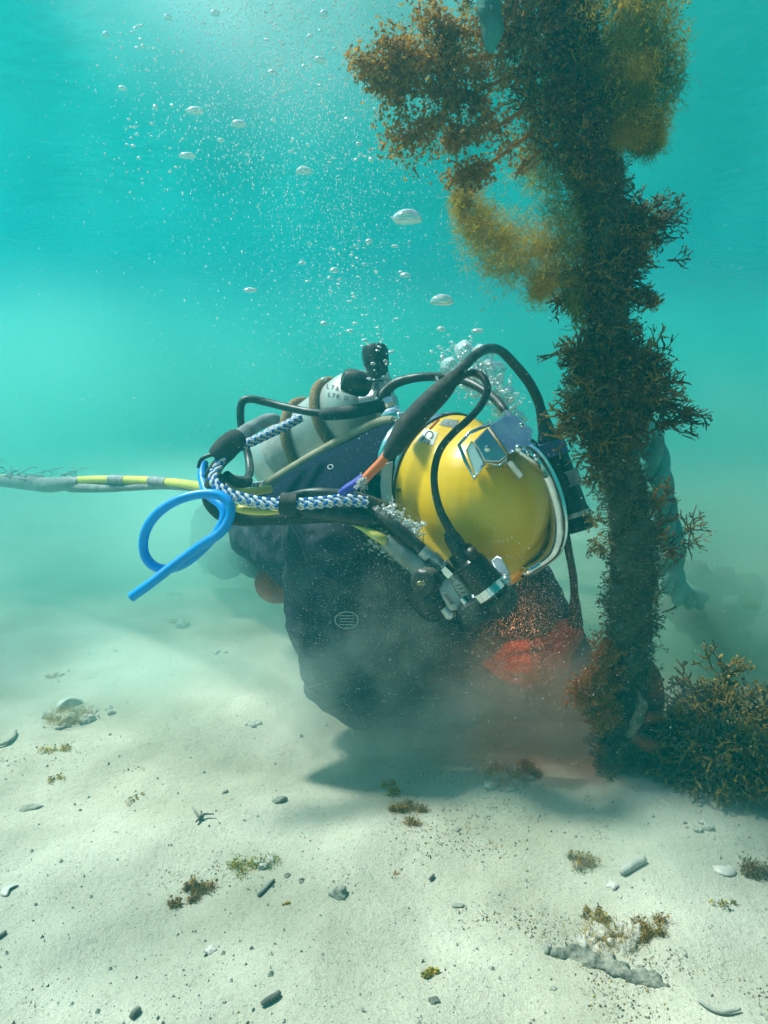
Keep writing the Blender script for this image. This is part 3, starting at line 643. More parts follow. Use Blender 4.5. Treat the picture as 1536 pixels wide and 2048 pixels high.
def lamps():
    # lamp strapped to the near side of the helmet, lit
    t = thing('helmet_lamp', P(960, 1140, 1.33), 'black cylindrical lamp clamped low on the near side of the yellow helmet', 'lamp')
    rod_thing('body', (917, 1100, 1.33), (990, 1192, 1.315), [(0, 22), (.02, 27), (.25, 29), (.3, 34), (.95, 37), (1, 35)], M['plastic'], t)
    rod_thing('head', (982, 1182, 1.315), (1006, 1211, 1.333), [(0, 31), (.1, 37), (.85, 38), (1, 36), (1.05, 34), (1.05, 29), (.8, 28)], M['black'], t)
    rod_thing('clamp_band', (974, 1172, 1.316), (985, 1186, 1.315), [(0, 36), (0, 39), (1, 39.5), (1, 36)], M['chrome'], t)
    rod_thing('cable_gland', (896, 1062, 1.34), (925, 1108, 1.335), [(0, 10), (.2, 15), (.3, 17), (.95, 18), (1, 14)], M['black'], t)
    k = MB(); k.prism([P(*q) for q in ((981, 1122, 1.37), (994, 1110, 1.37), (1004, 1116, 1.36), (1022, 1150, 1.35), (1010, 1160, 1.345), (996, 1150, 1.345))], F * .012); build(k, 'clamp_tab', M['steel'], t, bevel=.003)
    k = MB(); k.tube([P(1000, 1150, 1.325), P(1012, 1152, 1.318), P(1016, 1168, 1.31), P(1008, 1178, 1.31)], .005, 10); k.ell(P(1012, 1160, 1.308), .009); build(k, 'clamp_screw', M['steel'], t)
    k = MB(); k.tube([P(938, 1098, 1.305), P(949, 1118, 1.30)], .011, 14); build(k, 'switch', M['black'], t)
    lens_c = P(1006, 1211, 1.333); axis = (P(1006, 1211, 1.333) - P(982, 1182, 1.315)).normalized(); aim = (P(1085, 1335, 1.62) - lens_c).normalized()
    k = MB(); k.tube([lens_c - axis * .006, lens_c - axis * .004], pr(27, 1.32), 24)
    m = mat('warm_lamp_lens', (1, .5, .2), .3, emis=(1, .42, .14), estr=3); build(k, 'lens', m, t)
    ld = bpy.data.lights.new('lamp_light', 'SPOT'); ld.energy = 1.9; ld.color = (1, .30, .09); ld.spot_size = R(110); ld.spot_blend = .8; ld.shadow_soft_size = .015
    lo = bpy.data.objects.new('lamp_light', ld); COL.objects.link(lo); lo.parent = t; ROOT[lo.name] = Vector(ROOT[t.name])
    lo.location = lens_c + axis * .004 - Vector(ROOT[t.name]); lo.rotation_euler = (-(aim)).to_track_quat('Z', 'Y').to_euler()
    hose('lamp_cable', [(905, 1068, 1.34, 10), (895, 1050, 1.335, 9), (880, 1020, 1.335, 8), (870, 980, 1.335, 7.5), (869, 940, 1.335, 7.5), (880, 900, 1.335, 7.5), (905, 868, 1.34, 7.5), (938, 838, 1.35, 7.5), (962, 810, 1.37, 7.5), (975, 780, 1.39, 7.5), (968, 757, 1.41, 7.5), (948, 746, 1.42, 7.5), (928, 750, 1.40, 7.5), (912, 765, 1.37, 7.5)], M['black'], t)
    # camera or lamp on the far side
    t = thing('helmet_lamp', P(1130, 980, 1.62), 'long black cylindrical lamp hanging on the far side of the helmet beside the rope', 'lamp')
    rod_thing('body', (1090, 850, 1.60), (1160, 1060, 1.60), [(0, 14), (.06, 14), (.06, 20), (.12, 24), (.42, 27), (.8, 29), (.82, 31), (1, 31), (1, 2)], M['plastic'], t)
    rod_thing('blue_band', (1101, 884, 1.60), (1111, 912, 1.60), [(0, 25), (.0, 27), (1, 27.5), (1, 25)], M['fadedblue'], t)
    rod_thing('label_band', (1128, 944, 1.60), (1138, 974, 1.60), [(0, 27), (.0, 28.2), (.1, 28.2), (.1, 27.2), (.9, 27.8), (.9, 28.8), (1, 28.8)], M['tape'], t)
    rod_thing('clamp_band', (1148, 1024, 1.60), (1151, 1033, 1.60), [(0, 30), (0, 32.5), (1, 32.5), (1, 30)], M['steel'], t)
    rod_thing('clamp_screw', (1158, 1030, 1.585), (1182, 1019, 1.58), [(0, 7), (.6, 7), (.6, 5), (1, 5)], M['chrome'], t)
    rod_thing('cable_gland', (1080, 812, 1.58), (1093, 862, 1.60), [(0, 9), (.5, 13), (1, 17)], M['black'], t)
    hose('pigtail', [(1130, 1060, 1.60, 8), (1137, 1100, 1.60, 8), (1146, 1150, 1.61, 8), (1149, 1190, 1.62, 8), (1150, 1215, 1.63, 12), (1152, 1250, 1.64, 15)], M['black'], t)
lamps()

# ------------------------------------------------------------------ hoses and cables
def cables():
    t = thing('signal_cable', P(830, 850, 1.34), 'thick black sleeved cable arching from an orange sheath over the helmet top', 'cable')
    hose('sleeve', [(772, 916, 1.34, 9), (790, 893, 1.335, 19), (813, 858, 1.33, 24), (843, 822, 1.33, 24), (880, 785, 1.335, 22), (902, 762, 1.34, 16), (920, 744, 1.35, 12)], M['blackmatte'], t, sides=20)
    hose('cable', [(915, 748, 1.35, 11), (940, 720, 1.38, 10), (962, 703, 1.42, 9.5), (982, 697, 1.46, 9.5), (1003, 703, 1.5, 9.5), (1030, 730, 1.54, 10), (1058, 765, 1.57, 10), (1075, 798, 1.58, 10), (1082, 822, 1.58, 10)], M['black'], t)
    hose('orange_sheath', [(776, 908, 1.342, 9.5), (760, 927, 1.345, 9.5), (743, 944, 1.348, 9.5), (726, 962, 1.35, 9.5)], M['orange'], t)
    hose('blue_sheath', [(729, 956, 1.352, 11), (712, 968, 1.352, 10.5), (692, 980, 1.352, 9.5), (678, 988, 1.352, 5)], M['darkblue'], t)
    k = MB(); rr = random.Random(2)
    for i in range(60):
        c = P(724 + rr.uniform(-5, 5), 962 + rr.uniform(-9, 12), 1.335); q = [c]
        for j in range(4): q.append(q[-1] + Vector((rr.uniform(-.005, .005), rr.uniform(-.004, .004), rr.uniform(-.006, .004))))
        k.tube(q, .00045, 4)
    build(k, 'frayed_fibres', M['ropewhite'], t)
    t = thing('air_hose', P(900, 780, 1.55), 'black hose curving from the cylinder valve over to the helmet bracket', 'hose')
    hose('hose', [(760, 797, 1.62, 11), (775, 779, 1.62, 10), (800, 763, 1.61, 9.5), (845, 754, 1.59, 9), (895, 755, 1.58, 9), (940, 766, 1.53, 9), (980, 790, 1.48, 9), (1005, 815, 1.43, 9), (1018, 836, 1.41, 9)], M['black'], t)
    hose('hose_end', [(1012, 828, 1.415, 11), (1022, 842, 1.40, 11)], M['steel'], t)
    t = thing('air_hose', P(560, 820, 1.72), 'black hose bent square behind the aluminium cylinder with a thick sleeve', 'hose')
    hose('hose', [(655, 828, 1.64, 8), (620, 824, 1.65, 8), (575, 815, 1.68, 8), (535, 805, 1.70, 8), (500, 798, 1.70, 8), (484, 806, 1.70, 8), (481, 835, 1.70, 8), (487, 875, 1.70, 8), (497, 915, 1.68, 8), (499, 945, 1.64, 8.5), (490, 962, 1.58, 8)], M['black'], t)
    hose('sleeve', [(650, 828, 1.64, 12), (655, 828, 1.63, 13), (700, 824, 1.61, 13.5), (740, 816, 1.61, 13.5), (768, 810, 1.62, 13)], M['blackmatte'], t)
    hose('connector', [(494, 962, 1.56, 12), (480, 966, 1.50, 14), (465, 962, 1.47, 13), (452, 950, 1.45, 10)], M['black'], t)
    t = thing('air_hose', P(848, 1060, 1.36), 'black hose running down beside bubbles into the chrome side block', 'hose')
    hose('hose', [(700, 1012, 1.42, 13), (750, 1025, 1.39, 14), (785, 1048, 1.37, 14), (815, 1075, 1.36, 13.5), (848, 1104, 1.355, 13)], M['black'], t)
    hose('ferrule', [(843, 1100, 1.355, 14.5), (858, 1113, 1.355, 14.5)], M['steel'], t, sides=8)
    t = thing('supply_hose', P(760, 1065, 1.37), 'torn yellow sheath feeding a grimy hose into the side block', 'hose')
    k = MB(); k.tube([P(*q) for q in ((700, 1047, 1.39), (725, 1056, 1.385), (750, 1070, 1.375), (775, 1083, 1.37))], [pr(q, 1.38) for q in (3, 9, 15, 17)], 14, flat=.6); build(k, 'sheath', M['yhose'], t)
    hose('hose', [(770, 1080, 1.375, 15), (800, 1103, 1.37, 19), (830, 1128, 1.365, 20), (856, 1150, 1.36, 18)], M['tapeold'], t)
cables()

def braid(name, cp, R0, label, n=8, pitch=.072, step=14, parent=None):
    pts, rad = hose_pts(cp, step); t = parent or thing(name, pts[0], label, 'rope')
    # arc length and frames
    L = [0]; 
    for i in range(1, len(pts)): L.append(L[-1] + (pts[i] - pts[i - 1]).length)
    m = max(int(L[-1] / (pitch / 20)), 20); q = []; j = 0; nrm = None
    for i in range(m + 1):
        s = L[-1] * i / m
        while j < len(pts) - 2 and L[j + 1] < s: j += 1
        f = (s - L[j]) / max(L[j + 1] - L[j], 1e-9); p = pts[j].lerp(pts[j + 1], min(max(f, 0), 1)); tg = (pts[j + 1] - pts[j]).normalized()
        if nrm is None: nrm = tg.orthogonal().normalized()
        nrm = (nrm - tg * nrm.dot(tg)).normalized(); q.append((s, p, nrm.copy(), tg.cross(nrm), R0))
    for k in range(n):
        dirn = 1 if k % 2 == 0 else -1; ph = 2 * math.pi * (k // 2) / (n / 2) + (math.pi / (n / 2) if dirn < 0 else 0)
        out = []
        for s, p, a, b, r in q:
            an = ph + dirn * 2 * math.pi * s / pitch
            # over-under weave: radius swings n/2 times a turn, opposite for the two hands
            rr = r * (.78 + .20 * dirn * math.cos((n / 2) * 2 * math.pi * s / pitch * 1.0 + (0 if dirn > 0 else 0)))
            out.append(p + rr * (math.cos(an) * a + math.sin(an) * b))
        kk = MB(); kk.tube(out, R0 * (.46 if dirn > 0 else .43), 8)
        build(kk, 'strand', M['ropewhite'] if dirn > 0 else M['ropeblue'], t)
    return t
def umbilical():
    RR = pr(13, 1.42)
    t = braid('braided_rope', [(432, 942, 1.42, 12), (428, 962, 1.40, 12), (440, 978, 1.39, 12), (468, 992, 1.385, 12), (510, 1003, 1.38, 12), (548, 1008, 1.375, 12), (600, 1008, 1.37, 12), (650, 1004, 1.37, 12), (690, 1000, 1.375, 12), (735, 1005, 1.385, 12)], pr(9.2, 1.38),
              'blue and white braided rope curving along the hose bundle under the dark vest')
    braid('braided_rope', [(452, 903, 1.43, 11), (444, 915, 1.43, 11), (436, 935, 1.425, 11), (432, 945, 1.42, 11)], pr(8.2, 1.42), '', parent=t)
    braid('braided_rope', [(600, 836, 1.60, 9), (570, 852, 1.56, 9), (535, 869, 1.52, 9), (500, 885, 1.48, 9), (470, 897, 1.45, 9)], pr(7.5, 1.5), 'blue and white braided rope beside the silver taped tube, left of the cylinder')
    braid('braided_rope', [(450, 972, 1.62, 6), (480, 971, 1.66, 6), (520, 968, 1.70, 6), (550, 962, 1.74, 6)], pr(4.5, 1.66), 'thin blue and white cord passing behind the bundle towards the cylinder', n=8, pitch=.035)
    t = thing('umbilical', P(440, 1000, 1.44), 'bundle of black hoses taped round a bend left of the diver', 'hose bundle')
    hose('black_hose', [(463, 905, 1.46, 12), (440, 925, 1.45, 13), (422, 955, 1.44, 14), (416, 985, 1.44, 14), (425, 1010, 1.44, 15), (450, 1030, 1.44, 16), (490, 1038, 1.43, 15), (540, 1036, 1.42, 15), (600, 1032, 1.41, 17), (660, 1026, 1.41, 20), (720, 1022, 1.42, 22)], M['blackmatte'], t, sides=16)
    hose('black_hose', [(560, 1000, 1.43, 10), (610, 1020, 1.40, 13), (680, 1032, 1.38, 14), (745, 1042, 1.39, 13), (790, 1040, 1.42, 12)], M['black'], t)
    hose('black_hose', [(566, 995, 1.42, 6), (620, 985, 1.39, 9), (690, 992, 1.385, 13), (740, 1006, 1.40, 15), (775, 1022, 1.44, 14)], M['black'], t)
    hose('tape_wrap', [(562, 1006, 1.375, 22), (578, 1008, 1.374, 23), (594, 1008, 1.374, 22)], M['blackmatte'], t, sides=20)
    hose('tape_wrap', [(423, 985, 1.415, 19), (432, 962, 1.415, 20), (440, 952, 1.42, 17)], M['blackmatte'], t, sides=16)
    hose('tape_wrap', [(432, 916, 1.44, 20), (448, 900, 1.44, 24), (466, 884, 1.44, 24), (474, 877, 1.45, 21)], M['blackmatte'], t, sides=18)
    hose('loose_tie', [(432, 908, 1.43, 4), (415, 912, 1.43, 4), (402, 920, 1.43, 4), (396, 936, 1.43, 3)], M['black'], t)
    hose('yellow_hose', [(462, 1012, 1.425, 8), (490, 1020, 1.40, 8), (530, 1025, 1.39, 6), (560, 1024, 1.39, 4)], M['yhose'], t)
    hose('taped_tube', [(554, 838, 1.62, 10), (535, 840, 1.60, 13), (505, 855, 1.56, 14), (480, 872, 1.51, 15), (455, 893, 1.46, 14)], M['tapeold'], t, sides=18)
    t = thing('supply_line', P(200, 965, 2.2), 'yellow hose wrapped in grey tape trailing away to the left over the sand', 'hose')
    A = [(-60, 955, 2.75, 9), (40, 960, 2.6, 9), (110, 966, 2.45, 9), (170, 960, 2.3, 8), (225, 959, 2.15, 8), (290, 961, 2.0, 8.5), (350, 966, 1.8, 9), (405, 974, 1.58, 10), (440, 985, 1.46, 10), (490, 985, 1.47, 9), (540, 978, 1.52, 8)]
    hose('hose', A, M['yhose'], t)
    hose('tape_wrap', [(-60, 960, 2.72, 14), (0, 962, 2.65, 12), (60, 966, 2.55, 15), (100, 970, 2.45, 15), (140, 966, 2.36, 13), (160, 964, 2.32, 9)], M['tape'], t)
    hose('tape_wrap', [(222, 959, 2.155, 9.5), (252, 960, 2.09, 9.5)], M['tape'], t)
    hose('tape_wrap', [(302, 962, 1.965, 9.8), (336, 965, 1.85, 9.8)], M['tape'], t)
    hose('grey_hose', [(140, 975, 2.37, 10), (200, 976, 2.22, 9), (260, 974, 2.08, 8), (330, 972, 1.88, 7), (400, 978, 1.6, 6)], M['tape'], t)
    k = MB(); rr = random.Random(11)
    for i in range(26):
        x = rr.uniform(-20, 160); c = P(x, 955 + rr.uniform(-8, 4), 2.5); q = [c]
        for j in range(5): q.append(q[-1] + Vector((rr.uniform(-.02, .03), rr.uniform(-.01, .01), rr.uniform(-.008, .014))))
        k.tube(q, .0012, 4)
    tag(build(k, 'loose_fibres', M['tape'], t), kind='stuff')
    t = thing('blue_hose', P(360, 1060, 1.36), 'bright blue hose looped over itself with a cut end hanging free', 'hose')
    B = [(408, 925, 1.46, 9), (405, 955, 1.44, 9.5), (416, 988, 1.40, 9.5), (440, 1008, 1.375, 9.5), (449, 1030, 1.365, 9.5), (436, 1062, 1.36, 9.5), (408, 1095, 1.36, 9.5), (372, 1125, 1.365, 9.5), (335, 1138, 1.37, 9.5), (305, 1130, 1.37, 9.5), (288, 1104, 1.37, 9.5), (290, 1066, 1.365, 9.5), (312, 1030, 1.355, 9.5), (350, 1003, 1.345, 9.5), (395, 989, 1.34, 9.5), (436, 990, 1.335, 10), (459, 1008, 1.33, 10), (459, 1036, 1.33, 10), (440, 1066, 1.33, 10), (400, 1092, 1.335, 9.5), (352, 1127, 1.335, 10), (305, 1164, 1.33, 10), (262, 1195, 1.33, 10)]
    hose('tube', B, M['blue'], t, sides=18, step=10)
    d = (P(262, 1195, 1.33) - P(305, 1164, 1.33)).normalized(); c = P(262, 1195, 1.33)
    k = MB(); k.tube([c - d * .001, c + d * .0006], pr(6, 1.33), 16); build(k, 'bore', M['ink'], t)
umbilical()

# ------------------------------------------------------------------ cylinder, valve and vest
def cylinder():
    A = P(553, 930, 1.92); B = P(738, 800, 1.74); ax = (B - A).normalized()
    t = thing('gas_cylinder', A, 'grey scratched breathing gas cylinder lying on the back of the diver', 'cylinder')
    Ln = (B - A).length; r = pr(73, 1.82)
    prof = [(-.055, .02), (-.05, .35), (-.038, .62), (-.02, .85), (0, .97), (.02, 1)]
    k = MB(); pts = [A + ax * q for q, _ in prof]; rd = [r * s for _, s in prof]
    for i in range(1, 9): pts.append(A + ax * (.02 + (Ln - .06) * i / 8)); rd.append(r)
    for q, s in ((-.025, .985), (-.005, .93), (.012, .83), (.028, .66), (.038, .46), (.044, .30), (.06, .26), (.065, .02)): pts.append(B + ax * q); rd.append(r * s)
    k.tube(pts, rd, 48); body = build(k, 'tank', M['alu'], t, auto=60)
    k = MB(); k.tube([A + ax * q for q in (.045, .048, .105, .108)], [r * 1.000, r * 1.006, r * 1.006, r * 1.0], 48, caps=False); build(k, 'scratched_band', M['scratch'], t, auto=30)
    kk = MB()
    for i in range(15):
        q = A + ax * (.05 + .0037 * i); u = ax.orthogonal().normalized(); v = ax.cross(u)
        kk.tube([q + (u * math.cos(a * .1309) + v * math.sin(a * .1309)) * r * 1.006 for a in range(49)], .0005, 4, caps=False)
    tag(build(kk, 'wound_line', M['tape'], t), kind='stuff')
    u = ax.orthogonal().normalized(); v = ax.cross(u)
    for off, tilt in ((.135, .10), (.245, .05)):
        kk = MB(); c = A + ax * off
        kk.tube([c + (u * math.cos(a * .1309) + v * math.sin(a * .1309)) * (r + .008) + ax * (tilt * .25 * math.sin(a * .1309 + 1)) for a in range(49)], .0115, 12, caps=False)
        build(kk, 'strap', M['tanrope'], t)
    bvt = BVHTree.FromPolygons([x.co + ROOT[body.name] for x in body.data.vertices], [p.vertices for p in body.data.polygons])
    def hf(x, y, lift=.001):
        d = (P(x, y, 1) - C0).normalized(); h = bvt.ray_cast(C0, d)
        return (h[0] + h[1] * lift) if h[0] else None
    for txt, x, y, s, a in (('L7&O', 672, 781, 13, 12), ('L7K D', 676, 797, 12, 12)):
        cu = bpy.data.curves.new('t', 'FONT'); cu.body = txt; cu.size = s; cu.align_x = 'CENTER'; cu.space_character = 1.4
        o = bpy.data.objects.new('t', cu); COL.objects.link(o); dg = bpy.context.evaluated_depsgraph_get()
        me = bpy.data.meshes.new_from_object(o.evaluated_get(dg)); bpy.data.objects.remove(o); ok = []
        for w_ in me.vertices:
            X, Y = w_.co.x, -w_.co.y; h = hf(x + X * math.cos(R(a)) - Y * math.sin(R(a)), y + X * math.sin(R(a)) + Y * math.cos(R(a)), .0012)
            w_.co = h if h else A
        me.name = 'stamped_mark'; link('stamped_mark', me, M['ink'], t, smooth=False)
    # valve and knobs
    def part(name, p0, p1, prof, m, sides=24): return rod_thing(name, p0, p1, prof, m, t, sides)
    part('valve_body', (725, 806, 1.69), (784, 792, 1.67), [(0, 22), (.5, 22), (.5, 26), (.9, 26), (1, 20)], M['steel'])
    part('valve_pillar', (778, 836, 1.65), (758, 752, 1.66), [(0, 20), (.2, 26), (.45, 26), (.5, 20), (.8, 19), (.85, 24), (1, 22)], M['steel'], 10)
    part('valve_collar', (765, 842, 1.63), (802, 832, 1.63), [(0, 24), (.4, 30), (.8, 30), (1, 24)], M['chrome'], 14)
    part('valve_bonnet', (757, 768, 1.655), (754, 735, 1.66), [(0, 19), (.3, 22), (.9, 22), (1, 17)], M['black'])
    part('knob', (754, 744, 1.66), (748, 688, 1.66), [(0, 12), (.1, 22), (.3, 26), (.75, 27), (.92, 23), (1, 10)], M['black'], 12)
    part('knob', (742, 774, 1.62), (682, 757, 1.61), [(0, 14), (.12, 22), (.35, 26), (.75, 25), (.93, 20), (1, 9)], M['black'], 12)
    part('outlet', (786, 802, 1.62), (757, 812, 1.62), [(0, 16), (.6, 16), (.6, 13), (1, 13)], M['chrome'], 8)
    k = MB(); rr = random.Random(9)
    for i in range(9):
        q = [P(690 + rr.uniform(-6, 8), 866 + rr.uniform(-12, 10), 1.73)]
        for j in range(5): q.append(q[-1] + Vector((rr.uniform(-.008, .008), rr.uniform(-.006, .002), rr.uniform(-.008, .01))))
        k.tube(q, .0012, 5)
    build(k, 'cord_scrap', M['tanrope'], t)
cylinder()

def vest():
    t = thing('harness_vest', P(660, 930, 1.62), 'dark blue padded vest with tan edging across the back of the diver', 'vest')
    top = spline([[505, 992, 1.70], [545, 962, 1.69], [600, 928, 1.67], [660, 893, 1.64], [715, 864, 1.61], [760, 845, 1.59], [786, 842, 1.58]], 5)
    vs = []; n = len(top); rows = 12
    bot = spline([[515, 1020, 1.62], [560, 1035, 1.57], [610, 1040, 1.52], [660, 1040, 1.50], [710, 1035, 1.49], [740, 1020, 1.50], [752, 960, 1.53]], 5)
    k = MB(); pts = []; fs = []
    for j in range(rows + 1):
        v = j / rows
        for i in range(n):
            a, b = top[i], bot[i]; x, y, d = (a[q] * (1 - v) + b[q] * v for q in range(3))
            p = P(x, y, d - .05 * math.sin(math.pi * v) - .004 * math.sin(x * .05 + y * .03)); p += F * .004 * noise.noise(Vector((x * .02, y * .02, 3)))
            pts.append(p)
    for j in range(rows):
        for i in range(n - 1): q = j * n + i; fs.append((q, q + 1, q + n + 1, q + n))
    k.add(pts, fs); o = build(k, 'panel', M['suit_blue'], t)
    sm = o.modifiers.new('thick', 'SOLIDIFY'); sm.thickness = .012; sm.offset = -1
    k = MB(); k.tube([P(*q) for q in top], [pr(10.5, 1.62)] * n, 12); build(k, 'edging', M['tan'], t)
    bvv = BVHTree.FromPolygons(pts, fs)
    c = []
    for a in range(25):
        x = 661 + 5.2 * math.cos(a * .2618) ; y = 934 + 4.5 * math.sin(a * .2618); h = bvv.ray_cast(C0, (P(x, y, 1) - C0).normalized())
        if h[0]: c.append(h[0] - F * .002)
    k = MB(); k.tube(c, .0011, 6); build(k, 'eyelet', M['logo'], t)
vest()
#NEXT

# ------------------------------------------------------------------ plants
def seg(k, a, b, ra, rb, flat, side):
    t = (b - a).normalized(); n = (side - t * side.dot(t)); n = n.normalized() if n.length > 1e-5 else t.orthogonal().normalized(); c = t.cross(n) * flat
    k.add([a + n * ra, a + c * ra, a - n * ra, b + n * rb, b + c * rb, b - n * rb], [(0, 1, 4, 3), (1, 2, 5, 4), (2, 0, 3, 5)])
LEAF = [.0030]
def frond(k, rr, p, d, l, r, lev, spread=.6, flat=.4, droop=0):
    side = Vector((rr.gauss(0, 1), rr.gauss(0, 1), rr.gauss(0, 1)))
    d = d.normalized(); mid = p + d * l * .5 + Vector((rr.gauss(0, 1), rr.gauss(0, 1), rr.gauss(0, 1))) * l * .16
    e = mid + (d + Vector((0, 0, -droop))).normalized() * l * .5
    seg(k, p, mid, r, r * .9, flat, side); seg(k, mid, e, r * .9, r * (.75 if lev else .25), flat, side)
    if not lev and LEAF[0]: flake(k, rr, e, LEAF[0] * rr.uniform(.6, 1.3))
    if lev:
        ax = side.cross(d); ax = ax.normalized() if ax.length > 1e-4 else d.orthogonal()
        for s in ((-1, 1) if rr.random() < .85 else (-1, 1, .1)):
            nd = d + ax * s * spread * rr.uniform(.6, 1.3) + Vector((rr.gauss(0, .2), rr.gauss(0, .2), rr.gauss(0, .2)))
            frond(k, rr, e, nd, l * rr.uniform(.62, .95), r * .85, lev - 1, spread, flat, droop)
def fibre(k, rr, p, d, l, r, n=6, wob=.5, pull=None):
    q = [p]; d = d.normalized()
    for i in range(n):
        d = (d + Vector((rr.gauss(0, wob), rr.gauss(0, wob), rr.gauss(0, wob)))).normalized()
        if pull: d = (d + pull).normalized()
        q.append(q[-1] + d * l / n)
    side = Vector((rr.gauss(0, 1), rr.gauss(0, 1), rr.gauss(0, 1))).normalized(); vs = []; fs = []
    for i, c in enumerate(q):
        rad = r * (1 - .7 * i / n); vs += [c + side * rad, c - side * rad]
    for i in range(n): fs.append((2 * i, 2 * i + 1, 2 * i + 3, 2 * i + 2))
    k.add(vs, fs)
def flake(k, rr, c, s):
    n = Vector((rr.gauss(0, 1), rr.gauss(0, 1), rr.gauss(0, 1))).normalized(); a = n.orthogonal().normalized(); b = n.cross(a); m = rr.randint(5, 7)
    vs = [c + n * s * .3]
    for i in range(m):
        an = 2 * math.pi * i / m; q = s * rr.uniform(.45, 1.1); vs.append(c + a * q * math.cos(an) + b * q * math.sin(an) * .7 + n * s * rr.uniform(-.25, .25))
    k.add(vs, [(0, i + 1, (i + 1) % m + 1) for i in range(m)])
def rdir(rr): return Vector((rr.gauss(0, 1), rr.gauss(0, 1), rr.gauss(0, 1))).normalized()
def forked(name, label, spots, count, l, r, lev, mats, seed, group=None, outfrom=None, spread=.6, cat='seaweed', extra=None, droop=0, flat=.4):
    """spots: (px, py, depth, radius px) balls out of which the fronds grow"""
    rr = random.Random(seed); k = MB(); tot = sum(s[3] ** 2 for s in spots)
    for s in spots:
        c = P(*s[:3]); rad = pr(s[3], s[2])
        for i in range(int(count * s[3] ** 2 / tot)):
            dd = rdir(rr); p = c + dd * rad * rr.uniform(0, .55); k.m = 0 if rr.random() < .6 else 1
            ll = l * rr.uniform(.45, 1.5)
            frond(k, rr, p, dd + rdir(rr) * .9, ll, r * rr.uniform(.7, 1.3), lev, spread, flat, droop)
    for s in spots:                                          # finer fluff and lobed pieces between the fronds
        c = P(*s[:3]); rad = pr(s[3], s[2])
        for i in range(int(count * 3.2 * s[3] ** 2 / tot)):
            q = c + rdir(rr) * rad * rr.random() ** .5; k.m = 0 if rr.random() < .5 else 1
            if rr.random() < .5: flake(k, rr, q, rr.uniform(.0015, .0055))
            else: fibre(k, rr, q, rdir(rr), rr.uniform(.008, .022), .0005, 4, .5)
    if extra: extra(k, rr)
    o = build(k, name, mats, loc=P(*spots[0][:3])); tag(o, label, cat, group); return o

ROPE = [(1095, -120, 1.02, 52), (1150, 60, 1.06, 50), (1185, 220, 1.10, 46), (1205, 400, 1.15, 44), (1215, 560, 1.19, 42), (1222, 720, 1.23, 42), (1232, 880, 1.28, 40), (1256, 1000, 1.32, 43), (1266, 1120, 1.36, 48), (1260, 1240, 1.40, 48), (1250, 1360, 1.42, 47), (1238, 1450, 1.44, 42), (1234, 1530, 1.45, 40)]
def mooring():
    pts, rad = hose_pts(ROPE, 14); base = Vector(pts[-1])
    t = thing('mooring_rope', base, 'thick algae-covered rope rising from the sand past the right of the diver', 'rope')
    n = len(pts); L = 0; a0 = None; fr = []
    for i, p in enumerate(pts):
        tg = (pts[min(i + 1, n - 1)] - pts[max(i - 1, 0)]).normalized()
        a0 = (a0 - tg * a0.dot(tg)).normalized() if a0 else tg.orthogonal().normalized()
        if i: L += (p - pts[i - 1]).length
        fr.append((L, p, a0.copy(), tg.cross(a0), rad[i]))
    for s in range(3):
        out = []; rd = []
        for L_, p, a, b, r in fr:
            an = 2 * math.pi * (s / 3 + L_ / .26); out.append(p + (a * math.cos(an) + b * math.sin(an)) * r * .40); rd.append(r * .52 * (1 + .10 * noise.noise(Vector((L_ * 30, s * 9, 0)))))
        k = MB(); k.tube(out, rd, 14); build(k, 'strand', M['oldrope'], t)
    rr = random.Random(5); k = MB(); k2 = MB()
    for i in range(30000):
        j = rr.randrange(n - 1); L_, p, a, b, r = fr[j]; f = rr.random(); p = p.lerp(fr[j + 1][1], f)
        an = rr.uniform(0, 2 * math.pi); o = a * math.cos(an) + b * math.sin(an)
        lump = 1.02 + .34 * noise.noise(Vector((L_ * 12, math.cos(an) * 1.5, math.sin(an) * 1.5)))
        q = p + o * r * .80 * lump; k.m = 0 if rr.random() < .8 else 1
        g = rr.random()
        if g < .72: fibre(k, rr, q, o + rdir(rr) * .9, rr.uniform(.006, .024), .0007, 3, .5)
        elif g < .97: flake(k, rr, q + o * rr.uniform(0, .006), rr.uniform(.002, .0065))
        else: frond(k, rr, q, o + rdir(rr) * .5, rr.uniform(.006, .014), .0014, 2)
    tag(build(k, 'turf', [M['turf'], M['turfpale']], t), kind='stuff')
mooring()

